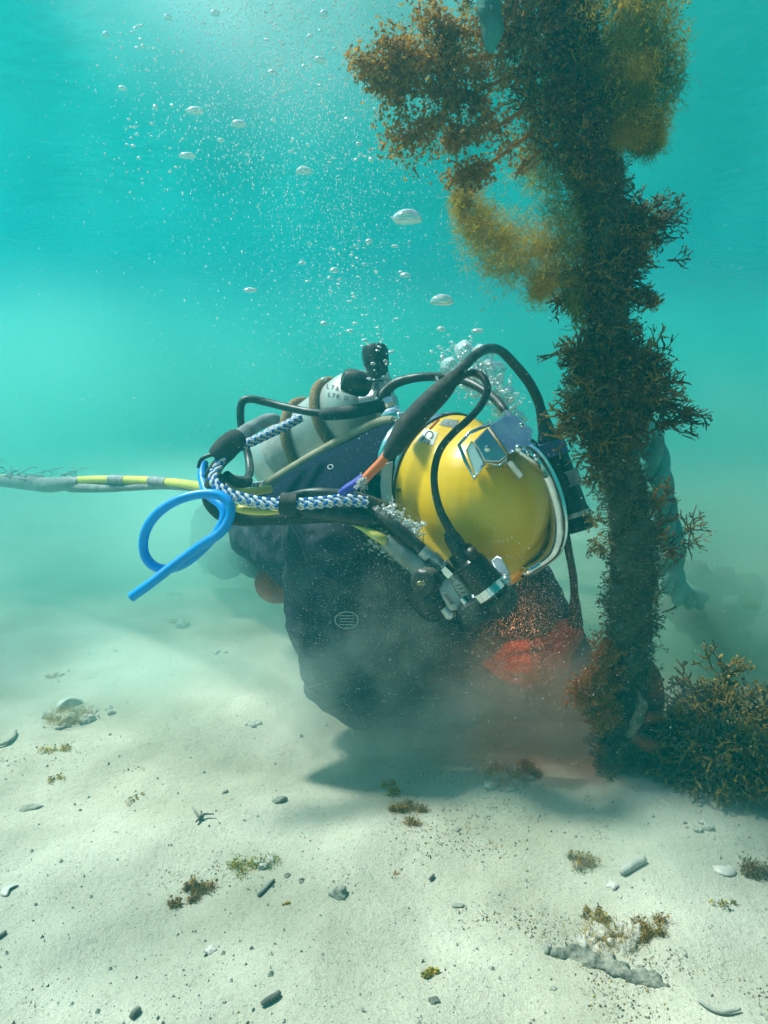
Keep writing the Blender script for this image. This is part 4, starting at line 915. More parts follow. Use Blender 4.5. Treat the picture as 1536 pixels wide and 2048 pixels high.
def seaweeds():
    W = [M['weed'], M['weedtip']]
    forked('seaweed', 'dense dark antler-like seaweed clump on the rope level with the cylinder valve', [(1225, 745, 1.22, 78), (1172, 715, 1.22, 44), (1285, 735, 1.22, 46), (1168, 790, 1.22, 38)], 380, .015, .0026, 3, W, 21)
    forked('seaweed', 'wide brown seaweed clump with a long twig reaching right, beside the helmet bracket', [(1230, 830, 1.26, 68), (1160, 845, 1.25, 42), (1308, 800, 1.27, 46), (1200, 895, 1.26, 40)], 330, .015, .0026, 3, W, 22,
           extra=lambda k, rr: [frond(k, rr, P(1320, 855, 1.27), P(1404, 826, 1.27) - P(1320, 855, 1.27), .022, .002, 3, .45) for _ in range(7)] + [frond(k, rr, P(1300 + q * 9, 862 - q * 3, 1.27), RT + U * rr.uniform(-.8, .8), .012, .0018, 2) for q in range(12)])
    forked('seaweed', 'dark shaggy seaweed clump on the rope below the yellow wisps', [(1205, 560, 1.19, 60), (1165, 580, 1.19, 42), (1235, 505, 1.18, 46), (1212, 645, 1.20, 30)], 300, .014, .0025, 3, W, 23)
    forked('seaweed', 'sparse seaweed twigs reaching up and right from the rope under the big algae mass', [(1250, 470, 1.17, 55), (1290, 440, 1.18, 25)], 170, .014, .0018, 3, W, 24,
           extra=lambda k, rr: [frond(k, rr, P(1270, 480, 1.17), (RT + U * q), .020, .0018, 4, .4) for q in (.9, .6, .3, .5, .1, -.1)] + [frond(k, rr, P(1320, 450, 1.17), (RT + U * q), .016, .0018, 3, .5) for q in (.6, .4, .2)] + [frond(k, rr, P(1335, 520, 1.17), (RT + U * q), .014, .0018, 3, .5) for q in (.3, .1)])
    forked('seaweed', 'small finger-like brown tuft on the right edge of the rope below the dark shaggy clump', [(1285, 592, 1.18, 22), (1310, 603, 1.18, 14)], 70, .009, .0024, 1, [M['weedtip'], M['weed']], 25)
    forked('seaweed', 'thin brown seaweed fringe on the left edge of the rope beside the long black lamp', [(1195, 955, 1.29, 35), (1205, 905, 1.28, 35), (1190, 1040, 1.31, 18), (1200, 1090, 1.34, 26)], 120, .008, .0015, 2, [M['weedtip'], M['turf']], 26)
    forked('seaweed', 'thin brown seaweed twigs right of the rope in front of the turquoise rope', [(1305, 1000, 1.34, 22), (1335, 975, 1.34, 9), (1312, 1070, 1.37, 26), (1340, 1100, 1.38, 14), (1296, 1240, 1.38, 14)], 100, .009, .0016, 2, [M['weedorange'], M['weed']], 27,
           extra=lambda k, rr: [frond(k, rr, P(1310, 1010 + 45 * q, 1.34), RT + U * rr.uniform(0, .5), .016, .0016, 3, .4) for q in (0, 0, 1, 1, 2, 2)])
    forked('seaweed', 'orange-brown seaweed lit by the lamp near the foot of the rope', [(1200, 1365, 1.39, 38), (1220, 1310, 1.39, 24), (1210, 1425, 1.39, 30), (1165, 1385, 1.40, 20)], 520, .012, .0016, 2, [M['weedorange'], M['weedtip']], 28,
           extra=lambda k, rr: [frond(k, rr, P(1195, 1385, 1.40), -RT + U * rr.uniform(-.3, .4), .015, .0016, 3, .4) for q in range(8)])
    # yellow wisp
    rr = random.Random(31); k = MB()
    path = spline([[922, 395, 1.2, 12], [940, 425, 1.2, 34], [965, 470, 1.2, 44], [1005, 500, 1.19, 54], [1050, 510, 1.18, 64], [1100, 520, 1.17, 50], [1078, 590, 1.17, 20]], 6)
    for i in range(15000):
        a = rr.choice(path); c = P(a[0], a[1], a[2]) + Vector([rr.gauss(0, pr(a[3], a[2]) * .55) for _ in range(3)]); k.m = rr.random() < .15
        if noise.noise(c * 45) + .5 * noise.noise(c * 110) < rr.uniform(-.35, .25): continue
        fibre(k, rr, c, rdir(rr) + RT * .4, rr.uniform(.010, .034), .00055, 6, .5)
    for i in range(3200):
        a = rr.choice(path); c = P(a[0], a[1], a[2]) + Vector([rr.gauss(0, pr(a[3], a[2]) * .6) for _ in range(3)]); flake(k, rr, c, rr.uniform(.0008, .0022))
    o = build(k, 'filament_algae', [M['weedyellow'], M['weedorange']], loc=P(1095, 520, 1.18)); tag(o, 'wispy yellow algae tuft hanging in open water left of the rope', 'algae')
    # pale green fluff along the rope between
    rr = random.Random(32); k = MB(); path = spline([[1060, 300, 1.12, 60], [1100, 360, 1.12, 55], [1130, 430, 1.14, 45], [1135, 500, 1.15, 34], [1150, 640, 1.17, 16]], 6)
    for i in range(6500):
        a = rr.choice(path); c = P(a[0], a[1], a[2]) + Vector([rr.gauss(0, pr(a[3], a[2]) * .5) for _ in range(3)]); k.m = rr.random() < .3
        if noise.noise(c * 45) < rr.uniform(-.3, .2): continue
        fibre(k, rr, c, rdir(rr) + Vector((0, 0, -.5)), rr.uniform(.01, .03), .00055, 6, .45)
    o = build(k, 'filament_algae', [M['weedgreen'], M['weedyellow']], loc=P(1110, 400, 1.13)); tag(o, 'green fluffy algae clinging to the rope above the yellow wisp', 'algae')
    # olive-yellow soft mass, upper right
    rr = random.Random(33); k = MB(); path = spline([[1230, -60, .98, 120], [1260, 40, 1.0, 118], [1275, 110, 1.02, 105], [1275, 180, 1.04, 88], [1270, 235, 1.06, 62], [1300, 275, 1.07, 26]], 6)
    for i in range(22000):
        a = rr.choice(path); q = rdir(rr) * pr(a[3], a[2]) * rr.random() ** .5; c = P(a[0], a[1], a[2]) + q; k.m = noise.noise(c * 22) < rr.uniform(-.2, .2)
        if noise.noise(Vector((c.x, c.y, c.z * .35)) * 40) < rr.uniform(-.3, .2): continue
        fibre(k, rr, c, rdir(rr) * .7 + Vector((0, 0, -1.2)), rr.uniform(.010, .036), .0006, 6, .55)
    for i in range(6000):
        a = rr.choice(path); q = rdir(rr) * pr(a[3], a[2]) * rr.random() ** .4; c = P(a[0], a[1], a[2]) + q; k.m = rr.random() < .35
        if noise.noise(Vector((c.x, c.y, c.z * .4)) * 40) > -.1: flake(k, rr, c, rr.uniform(.001, .0042))
    o = build(k, 'filament_algae', [M['weedyellow'], M['weedgreen']], loc=P(1270, 60, 1.0)); tag(o, 'soft olive-yellow hanging algae mass on the right of the rope at the top', 'algae')
    # dark core mass round the rope top
    rr = random.Random(34); k = MB(); path = spline([[1020, -60, 1.0, 120], [1060, 40, 1.03, 115], [1090, 120, 1.06, 105], [1120, 200, 1.08, 95], [1150, 270, 1.1, 80], [1180, 340, 1.13, 56], [1200, 420, 1.15, 44]], 6)
    for i in range(13000):
        a = rr.choice(path); q = rdir(rr) * pr(a[3], a[2]) * rr.random() ** .4; c = P(a[0], a[1], a[2]) + q; g = rr.random(); k.m = rr.choice((0, 0, 0, 1, 1, 2))
        if g < .55: fibre(k, rr, c, rdir(rr) + Vector((0, 0, -.3)), rr.uniform(.01, .025), .0005, 5, .5)
        elif g < .9: flake(k, rr, c, rr.uniform(.002, .0055))
        else: frond(k, rr, c, rdir(rr), rr.uniform(.006, .012), .0014, 2)
    o = build(k, 'seaweed', [M['weed'], M['weedtip'], M['weedgreen']], loc=P(1090, 100, 1.05)); tag(o, 'dark bushy seaweed mass wrapped round the top of the rope', 'seaweed')
    # ragged brown branches, upper left
    rr = random.Random(35); k = MB()
    br = [[(1040, 60, 1.03), (960, 70, 1.0), (890, 60, .98), (855, 20, .97)], [(1020, 110, 1.05), (930, 120, 1.0), (850, 125, .97), (790, 135, .95), (712, 126, .93)],
          [(860, 120, .97), (800, 100, .95), (775, 95, .94)], [(840, 130, .97), (790, 170, .95), (755, 160, .94)], [(1030, 150, 1.05), (940, 190, 1.0), (870, 240, .98), (830, 270, .97), (800, 275, .97)],
          [(940, 185, 1.0), (880, 180, .98), (820, 185, .97), (790, 190, .96)], [(1060, 210, 1.07), (980, 260, 1.02), (915, 270, 1.0), (905, 285, 1.0)], [(1070, 260, 1.08), (990, 320, 1.03), (950, 345, 1.02), (915, 355, 1.01)],
          [(1080, 300, 1.09), (1040, 340, 1.05), (1030, 360, 1.05)], [(960, 130, 1.0), (950, 170, 1.0), (965, 230, 1.0)], [(880, 60, .98), (900, 110, .98), (905, 150, .98)]]
    for b in br:
        q = spline([list(x) for x in b], 8); k.m = 0
        k.tube([P(*x) for x in q], [.0035 * (1 - .7 * i / len(q)) for i in range(len(q))], 5)
        for i in range(int(len(q) * 60)):
            a = q[min(int(rr.random() ** .8 * len(q)), len(q) - 1)]; hot = noise.noise(Vector((a[0] * .02, a[1] * .02, 7)))
            if hot < -.25: continue
            c = P(*a) + Vector([rr.gauss(0, .009 + .016 * max(hot, 0)) for _ in range(3)]); k.m = rr.choice((0, 0, 1)); g = rr.random()
            if g < .6: flake(k, rr, c, rr.uniform(.0018, .0052))
            elif g < .66: frond(k, rr, c, rdir(rr), rr.uniform(.004, .008), .0014, 1)
            else: fibre(k, rr, c, rdir(rr) + Vector((0, 0, -.4)), rr.uniform(.008, .02), .0004, 5, .5)
    o = build(k, 'seaweed', [M['weedorange'], M['weedtip']], loc=P(1020, 110, 1.05)); tag(o, 'ragged orange-brown seaweed branches reaching left from the rope at the top', 'seaweed')
    # turquoise plastic strip caught in it
    k = MB(); vs = []; q = spline([[975, -30, .955], [978, 20, .955], [985, 60, .96], [979, 106, .965]], 5); wd = [24, 25, 25, 24, 24, 24, 23, 22, 22, 22, 22, 20, 17, 12, 7, 2]
    for i, a in enumerate(q): vs += [P(a[0] - wd[i], a[1], a[2]), P(a[0], a[1], a[2] - .004), P(a[0] + wd[i], a[1], a[2])]
    k.add(vs, [f for i in range(len(q) - 1) for f in ((3 * i, 3 * i + 1, 3 * i + 4, 3 * i + 3), (3 * i + 1, 3 * i + 2, 3 * i + 5, 3 * i + 4))])
    o = build(k, 'plastic_strip', M['teal'], loc=P(979, 20, .96)); s = o.modifiers.new('thick', 'SOLIDIFY'); s.thickness = .002; tag(o, 'turquoise pointed plastic strip caught in the seaweed at the top', 'plastic strip')
    # bushes at the foot of the rope
    B = [M['weedtip'], M['turf']]
    LEAF[0] = .0050
    def bush(label, spots, n, seed, l=.019, r=.0042, lev=3, m=B):
        forked('seaweed', label, spots, n, l, r, lev, m, seed, spread=.85, flat=.25)
    bush('low loose olive seaweed on the sand just right of the rope foot', [(1360, 1490, 1.43, 44), (1335, 1535, 1.42, 26), (1305, 1550, 1.43, 14)], 190, 41)
    bush('tall seaweed with an upright spike behind the rope-foot bush', [(1400, 1430, 1.55, 50), (1450, 1355, 1.55, 18), (1380, 1385, 1.55, 16), (1450, 1430, 1.52, 40)], 260, 42, .018, .0034, 3)
    bush('large seaweed bush at the right edge, nearest to the camera', [(1445, 1510, 1.36, 60), (1505, 1535, 1.33, 52), (1410, 1545, 1.36, 34)], 300, 43)
    bush('dark seaweed growing higher at the right edge behind the large bush', [(1530, 1450, 1.46, 50), (1495, 1480, 1.45, 44), (1560, 1410, 1.5, 30)], 240, 44)
    LEAF[0] = .0030
seaweeds()

# ------------------------------------------------------------------ things round the rope foot and behind it
def clutter():
    t = thing('turquoise_rope', P(1345, 1190, 1.9), 'frayed turquoise rope hanging in the murk behind the overgrown rope', 'rope')
    pts, rad = hose_pts([(1268, 830, 1.62, 22), (1300, 880, 1.65, 28), (1318, 950, 1.68, 26), (1330, 1020, 1.72, 24), (1345, 1090, 1.75, 24), (1342, 1150, 1.78, 26), (1362, 1190, 1.82, 24), (1400, 1200, 1.9, 20)], 12)
    L = 0; n = len(pts)
    for s in range(3):
        out = []; rd = []; L = 0; a0 = None
        for i, p in enumerate(pts):
            tg = (pts[min(i + 1, n - 1)] - pts[max(i - 1, 0)]).normalized(); a0 = (a0 - tg * a0.dot(tg)).normalized() if a0 else tg.orthogonal().normalized()
            if i: L += (p - pts[i - 1]).length
            an = 2 * math.pi * (s / 3 + L / .19); out.append(p + (a0 * math.cos(an) + tg.cross(a0) * math.sin(an)) * rad[i] * .5); rd.append(rad[i] * .52)
        k = MB(); k.tube(out, rd, 12); build(k, 'strand', M['teal'], t)
    forked('seaweed', 'faint brown twig growing from the turquoise rope', [(1380, 1060, 1.74, 12), (1360, 1085, 1.74, 12)], 30, .018, .002, 2, [M['weed'], M['weedtip']], 51)
    k = MB()
    for a in ((1400, 1165, 2.15, 40), (1440, 1210, 2.2, 58), (1400, 1240, 2.1, 50), (1370, 1215, 2.0, 30), (1450, 1260, 2.15, 45)):
        k.ell(P(*a[:3]), pr(a[3], a[2]))
    me = remesh(k, .014, 3)
    nn = [v.normal.copy() for v in me.vertices]
    for v, n_ in zip(me.vertices, nn): v.co += n_ * (.07 * noise.noise(v.co * 9) + .035 * noise.noise(v.co * 24) + .010 * noise.noise(v.co * 60))
    o = link('overgrown_block', me, M['reddish'], loc=P(1420, 1250, 2.15)); tag(o, 'dim reddish-brown overgrown lump standing in the murk behind the ropes', 'block')
    t = thing('plastic_cup', P(1465, 1225, 1.95), 'pale plastic cup lying on the murky lump at right', 'cup')
    rod_thing('cup', (1447, 1206, 2.02), (1478, 1208, 2.0), [(0, 14), (.02, 15), (.9, 18), (.92, 19), (1, 19), (1, 17), (.1, 13)], M['tape'], t)
    rod_thing('blue_rim', (1475, 1208, 2.002), (1478, 1208, 2.0), [(0, 19), (0, 19.8), (1, 19.8), (1, 19)], M['teal'], t)
    k = MB(); k.tube([P(1488, 1205, 1.95), P(1500, 1208, 1.95), P(1515, 1212, 1.97)], [.014, .016, .012], 12); o = build(k, 'green_bottle_neck', M['weedgreen'], loc=P(1500, 1208, 1.95)); o.name = 'bottle_neck'; tag(o, 'small green bottle neck beside the white cup', 'bottle neck')
    # orange-red shackle by the rope foot
    t = thing('rusty_shackle', G(1290, 1500), 'orange rusted steel shackle half hidden between the rope foot and the bush', 'shackle')
    hose('bow', [(1268, 1340, 1.47, 24), (1290, 1345, 1.48, 26), (1302, 1390, 1.48, 26), (1296, 1440, 1.48, 22), (1284, 1480, 1.47, 20)], M['rust'], t, sides=16)
    hose('pin', [(1252, 1432, 1.42, 12), (1270, 1432, 1.42, 12), (1320, 1436, 1.43, 12)], M['rust'], t, sides=14)
    hose('lower_bar', [(1260, 1470, 1.42, 14), (1300, 1490, 1.42, 16), (1340, 1500, 1.43, 14)], M['rust'], t, sides=14)
    k = MB(); c = P(1262, 1420, 1.365)
    for i in range(10):
        for j in range(8): pass
    q = spline([[1275, 1382, 1.37, 4], [1283, 1400, 1.365, 9], [1280, 1425, 1.36, 14], [1268, 1450, 1.36, 14], [1258, 1470, 1.365, 6]], 5)
    for x in q: k.ell(P(*x[:3]), pr(x[3] * .8, 1.36), seg=10, rings=8)
    me = remesh(k, .0022, 1); nn = [v.normal.copy() for v in me.vertices]
    for v, n_ in zip(me.vertices, nn): v.co += n_ * (.006 * noise.noise(v.co * 70) + .003 * noise.noise(v.co * 200))
    o = link('sponge', me, M['turfpale'], loc=P(1268, 1440, 1.36)); tag(o, 'pale curled sponge growing on the rope foot', 'sponge')
clutter()

def debris():
    rr = random.Random(77)
    def rock(px, py, rx, ry, label, m='stone', rot=0, name='stone', cat='stone', hgt=.6, seed=None, group=None):
        c = G(px, py); d = (c - C0).dot(F); a = pr(rx, d); b = max(pr(ry, d) * 1.3, a * .4); k = MB(); k.ell((0, 0, 0), (a, b, min(a, b) * hgt), seg=20, rings=12)
        s = rr.random() * 50; mt = Matrix.Rotation(R(rot), 3, 'Z'); vs = []
        for v in k.v:
            v = Vector(v); v = v * (1 + .6 * noise.noise(v / a * 1.2 + Vector((s, 0, 0))) + .25 * noise.noise(v / a * 3.5 + Vector((s, 0, 0)))); vs.append(mt @ v + c + Vector((0, 0, min(a, b) * hgt * .12)))
        k.v = [tuple(v) for v in vs]; o = build(k, name, M[m], loc=c); return tag(o, label, cat, group)
    def stick(pts, r, label, m='darkstick', name='twig', cat='twig', lift=.003):
        q = [G(*p) + Vector((0, 0, lift)) for p in [x[:2] for x in spline([list(z) for z in pts], 4)]]; k = MB()
        d = (q[0] - C0).dot(F); n = len(q); k.tube(q, [pr(r, d) * (.5 + .6 * math.sin(math.pi * (i + .7) / (n + .6))) for i in range(n)], 8); o = build(k, name, M[m], loc=q[0]); return tag(o, label, cat)
    def tuft(px, py, rpx, label, mats=('weedtip', 'weed'), n=500, l=.8, name='algae_tuft', hgt=1.0, cat='algae', fl=.25):
        c = G(px, py); d = (c - C0).dot(F); rad = pr(rpx, d); k = MB()
        lobes = [(rr.gauss(0, rad * .5), rr.gauss(0, rad * .5), rad * rr.uniform(.15, .6)) for _ in range(6)]
        for i in range(int(n * 1.3)):
            lb = rr.choice(lobes); a = rr.uniform(0, 6.283); q = lb[2] * rr.random() ** .7; p = c + Vector((lb[0] + q * math.cos(a), lb[1] + q * math.sin(a), 0)); p.z = hills(p.x, p.y) - .001; k.m = rr.random() < .35
            if rr.random() < fl: flake(k, rr, p + Vector((0, 0, rr.random() * rad * .5 * hgt)), rr.uniform(.001, .004))
            else: fibre(k, rr, p, Vector((rr.gauss(0, .5), rr.gauss(0, .5), 1)), rad * l * hgt * rr.uniform(.4, 1.2) * (1.1 - q / rad * .6) * (.4 + lb[2] / rad), .0006, 4, .6)
        o = build(k, name, [M[x] for x in mats], loc=c); return tag(o, label, cat)
    def rubble(px, py, rpx, label, n=9, mats=('stonepale', 'stone'), weeds=None, name='coral_rubble', cat='rubble'):
        c = G(px, py); d = (c - C0).dot(F); rad = pr(rpx, d); k = MB()
        for i in range(n):
            a = rr.uniform(0, 6.283); q = rad * rr.random() ** .7; s = rad * rr.uniform(.18, .42)
            k.ell((c.x + q * math.cos(a), c.y + q * math.sin(a), c.z + s * .2), (s, s * rr.uniform(.6, 1), s * rr.uniform(.4, .7)), seg=12, rings=8)
        me = remesh(k, max(rad * .07, .0016), 1)
        nn = [v.normal.copy() for v in me.vertices]
        for v, n_ in zip(me.vertices, nn): v.co += n_ * (rad * .16 * noise.noise(v.co * (2.2 / rad)) + rad * .13 * noise.noise(v.co * (7 / rad)) + rad * .05 * noise.noise(v.co * (17 / rad)))
        t = link(name, me, M[mats[0]], loc=c); tag(t, label, cat)
        if weeds:
            kk = MB()
            for i in range(weeds[1]):
                a = rr.uniform(0, 6.283); q = rad * rr.random() ** .6; p = c + Vector((q * math.cos(a), q * math.sin(a), rad * .15)); kk.m = 0
                fibre(kk, rr, p, Vector((rr.gauss(0, .6), rr.gauss(0, .6), 1)), rad * rr.uniform(.2, .6), .0007, 4, .4)
            build(kk, 'algae_growth', M[weeds[0]], t)
        return t
    def shell(px, py, rpx, label, m='shell', op=0, deep=.6):
        c = G(px, py); d = (c - C0).dot(F); r = pr(rpx, d); vs = []; fs = []; n = 16; rg = 6
        for i in range(rg + 1):
            th = math.pi * .5 * i / rg
            for j in range(n + 1):
                ph = math.pi * 1.25 * j / n + op; q = r * math.sin(th) * (1 + .04 * math.cos(j * 3)); vs.append(c + Vector((q * math.cos(ph), q * math.sin(ph), r * deep * math.cos(th) + .001)))
        for i in range(rg):
            for j in range(n): a = i * (n + 1) + j; fs.append((a, a + 1, a + n + 2, a + n + 1))
        k = MB(); k.add(vs, fs); o = build(k, 'shell', M[m], loc=c); s = o.modifiers.new('thick', 'SOLIDIFY'); s.thickness = r * .12; return tag(o, label, 'shell')
    rock(60, 1616, 22, 9, 'flat grey stone near the left edge of the sand', rot=15)
    rock(560, 1602, 17, 7, 'grey rounded stub lying below the diver elbow', rot=5, hgt=.9)
    rock(677, 1790, 17, 13, 'grey pitted stone with dark shaded front in the middle foreground', rot=20, hgt=.9)
    rock(1095, 1900, 13, 11, 'grey stone left of the dark ridge in the right foreground', hgt=.9)
    rock(603, 1762, 6, 5, 'small dark pebble right of the slanted dark stick', 'darkstick')
    rock(575, 1752, 6, 5, 'small dark pebble above the slanted dark stick', 'darkstick')
    rock(423, 1900, 10, 9, 'small square pale chip on the lower left sand', 'shell', hgt=.5)
    rock(915, 1812, 10, 6, 'small grey flat stone right of the middle foreground', rot=10)
    rock(912, 1660, 10, 6, 'small grey chip to the right of the algae tuft', rot=35)
    rock(450, 1585, 7, 6, 'small bent grey chip left of the rounded stub')
    rock(868, 2002, 11, 7, 'small dark crescent stone near the bottom edge, centre', 'darkstick', rot=10)
    rock(1226, 1772, 11, 9, 'small pale stone beside the elongated stone at right', 'shell')
    rock(1150, 1530, 9, 6, 'small brown pebble on the sand left of the rope foot', 'stonepale')
    rock(1108, 1977, 7, 5, 'small pebble near the bottom edge right of centre', 'stone')
    stick([(1242, 1752), (1262, 1738), (1290, 1725)], 9, 'elongated pale grey stone at right', 'stonepale', 'stone', 'stone', .006)
    stick([(517, 1795), (532, 1778), (548, 1762)], 5, 'dark stick slanting up right left of the pitted stone')
    stick([(262, 2040), (272, 2028), (280, 2020)], 7, 'short dark stick at the bottom edge on the left')
    stick([(385, 1622), (394, 1634), (398, 1642), (410, 1636), (428, 1636)], 2.5, 'small dark curled twig alone on the bright sand', lift=.008)
    stick([(392, 1650), (400, 1640), (403, 1628)], 2.5, 'small dark twig crossing the curled twig', lift=.006)
    stick([(858, 1763), (863, 1760), (868, 1753)], 3, 'tiny black curved scrap in the middle of the sand', lift=.004)
    stick([(522, 2015), (535, 2008), (552, 1998), (560, 1990)], 6, 'dark knobbly stick near the bottom, left of centre', lift=.005)
    stick([(-6, 1496), (14, 1490), (28, 1478), (32, 1466)], 4, 'curved dark grey shell rim at the left edge of the sand', 'stone', 'broken_shell', 'shell', .006)
    stick([(1395, 2005), (1420, 2022), (1450, 2030), (1480, 2024)], 4, 'pale curved shell edge in the lower right corner', 'stonepale', 'broken_shell', 'shell', .004)
    stick([(-4, 1880), (6, 1872), (12, 1866)], 4, 'short dark scrap at the left edge low on the sand')
    shell(140, 1412, 26, 'broken pale shell on top of the left rubble', op=.3)
    shell(1448, 1740, 22, 'half buried pale shell on the right sand', op=2.8, deep=.35)
    shell(20, 1782, 18, 'pale broken shell at the left edge', op=1, deep=.3)
    rubble(140, 1440, 46, 'pale lumpy rubble mound with algae on the left sand', 12, weeds=('weedtip', 500))
    rubble(218, 1425, 22, 'small sandy rubble right of the left mound', 7)
    rubble(105, 1355, 17, 'small rubble beyond the left mound', 6, weeds=('weedtip', 80))
    rubble(1012, 1560, 45, 'yellowish rubble clump lit by the lamp below the diver hands', 12, weeds=('weedorange', 400))
    rubble(1225, 1885, 60, 'broad encrusted rubble in the right foreground', 13, weeds=('weedtip', 260))
    rubble(365, 1245, 26, 'faint rubble behind the blue hose end', 7, weeds=('weedtip', 100))
    rubble(345, 1190, 18, 'faint scattered rubble close under the blue hose', 6)
    rubble(505, 1450, 20, 'low sandy lump left of the diver elbow', 6)
    rubble(440, 1305, 14, 'small faint lump on the sand left of the diver sleeve', 5)
    rubble(1395, 1650, 24, 'low grey rubble below the large seaweed bush', 7)
    rubble(540, 1728, 24, 'grey encrusted lump right of the yellowish patch', 7, weeds=('weedgreen', 120))
    # the dark ridge
    q = [G(*p) + Vector((0, 0, .006)) for p in [x[:2] for x in spline([[1150, 1912], [1185, 1922], [1225, 1940], [1265, 1952], [1310, 1966]], 5)]]; k = MB(); n = len(q)
    
    for i in range(120):
        c = q[rr.randrange(n)] + Vector((rr.gauss(0, .008), rr.gauss(.002, .005), -.005)); s_ = rr.uniform(.004, .009); k.ell(c, (s_ * 1.3, s_, s_ * .8), seg=10, rings=7)
    me = remesh(k, .0018, 1); nn = [v.normal.copy() for v in me.vertices]
    for v, n_ in zip(me.vertices, nn): v.co += n_ * (.006 * noise.noise(v.co * 60) + .0025 * noise.noise(v.co * 190))
    tag(link('reef_ridge', me, M['darkridge'], loc=q[0]), 'long dark jagged stone ridge in the lower right foreground', 'stone')
    tuft(395, 1785, 34, 'round brown fuzzy algae tuft left of centre foreground', ('weed', 'weedtip'), 900)
    tuft(485, 1735, 38, 'yellowish fuzzy algae patch in the middle foreground', ('weedgreen', 'weedyellow'), 420, .5)
    tuft(812, 1625, 28, 'brown-green algae tuft in the centre of the sand', ('weedtip', 'weed'), 900, 1.1)
    tuft(780, 1580, 22, 'yellow algae sprigs just above the central tuft', ('weedyellow', 'weedtip'), 380, .9)
    tuft(1050, 1545, 30, 'brown algae growing on the right side of the lit rubble', ('weedorange', 'weedtip'), 700, 1.0)
    tuft(1165, 1730, 34, 'pale olive algae fuzz right of centre', ('weedtip', 'turfpale'), 420, 1.0)
    tuft(1290, 1870, 42, 'brown algae rising behind the encrusted rubble', ('weedtip', 'weed'), 700, .9)
    tuft(1190, 1840, 28, 'short algae fringe left of the encrusted rubble', ('weedtip', 'turfpale'), 380, .8)
    tuft(120, 1500, 26, 'yellowish algae below the left rubble mound', ('weedyellow', 'turfpale'), 340, .5)
    tuft(112, 1560, 20, 'small ochre algae wisp low on the left sand', ('weedyellow', 'turfpale'), 220, .4)
    tuft(270, 1600, 14, 'faint algae speck on the bright left sand', ('weedtip', 'turfpale'), 120, .4)
    tuft(855, 1950, 17, 'bright yellow algae scrap near the bottom centre', ('weedyellow', 'weedgreen'), 260, .5, fl=.6)
    tuft(572, 1808, 8, 'tiny yellow-green sprig below the slanted dark stick', ('weedyellow', 'weedgreen'), 90, 1)
    tuft(1500, 1745, 52, 'dark algae patch at the right edge of the sand', ('weed', 'turf'), 700, .35)
    tuft(1450, 1810, 24, 'faint ochre algae patch near the right edge', ('turfpale', 'weedyellow'), 160, .25)
    tuft(790, 1752, 10, 'faint pinkish algae speck left of the black scrap', ('weedorange', 'turfpale'), 60, .3)
    k = MB()                                                # loose weed scraps and detritus gathered in patches
    for i in range(26000):
        x = rr.uniform(-60, 1600); y = 1230 + 860 * rr.random() ** .8; c = G(x, y)
        v = noise.noise(Vector((c.x * 3.1, c.y * 3.1, 4))) + .6 * noise.noise(Vector((c.x * 9, c.y * 9, 4))) + (.25 if x > 1050 else 0)
        if v < .42 + rr.uniform(-.12, .3): continue
        k.m = rr.choice((0, 0, 1, 2))
        if rr.random() < .6: flake(k, rr, c + Vector((0, 0, .001)), rr.uniform(.0008, .0032))
        else: fibre(k, rr, c, Vector((rr.gauss(0, 1), rr.gauss(0, 1), .35)), rr.uniform(.004, .014), .0006, 3, .5)
    tag(build(k, 'detritus', [M['turfpale'], M['weedtip'], M['darkridge']], smooth=False), kind='stuff')
    # grit: shell fragments and coarse grains, beyond counting
    k = MB()
    for i in range(4500):
        x = rr.uniform(-60, 1600); y = 1180 + 900 * rr.random() ** .75; c = G(x, y); d = (c - C0).dot(F); s = rr.uniform(.0006, .0016) * (1 + (rr.random() ** 12) * 3); k.m = rr.choice((0, 0, 0, 0, 2, 2, 2)) if rr.random() < .99 else 1; s *= .75 if k.m else 1
        n_ = rdir(rr); a = n_.orthogonal().normalized() * s; b = n_.cross(a); k.add([c + a, c + b, c - a, c - b, c + Vector((0, 0, s * 1.2)), c - Vector((0, 0, s))], [(0, 1, 4), (1, 2, 4), (2, 3, 4), (3, 0, 4), (1, 0, 5), (2, 1, 5), (3, 2, 5), (0, 3, 5)])
    tag(build(k, 'grit', [M['stonepale'], M['darkstick'], M['stone']], smooth=False), kind='stuff')
debris()

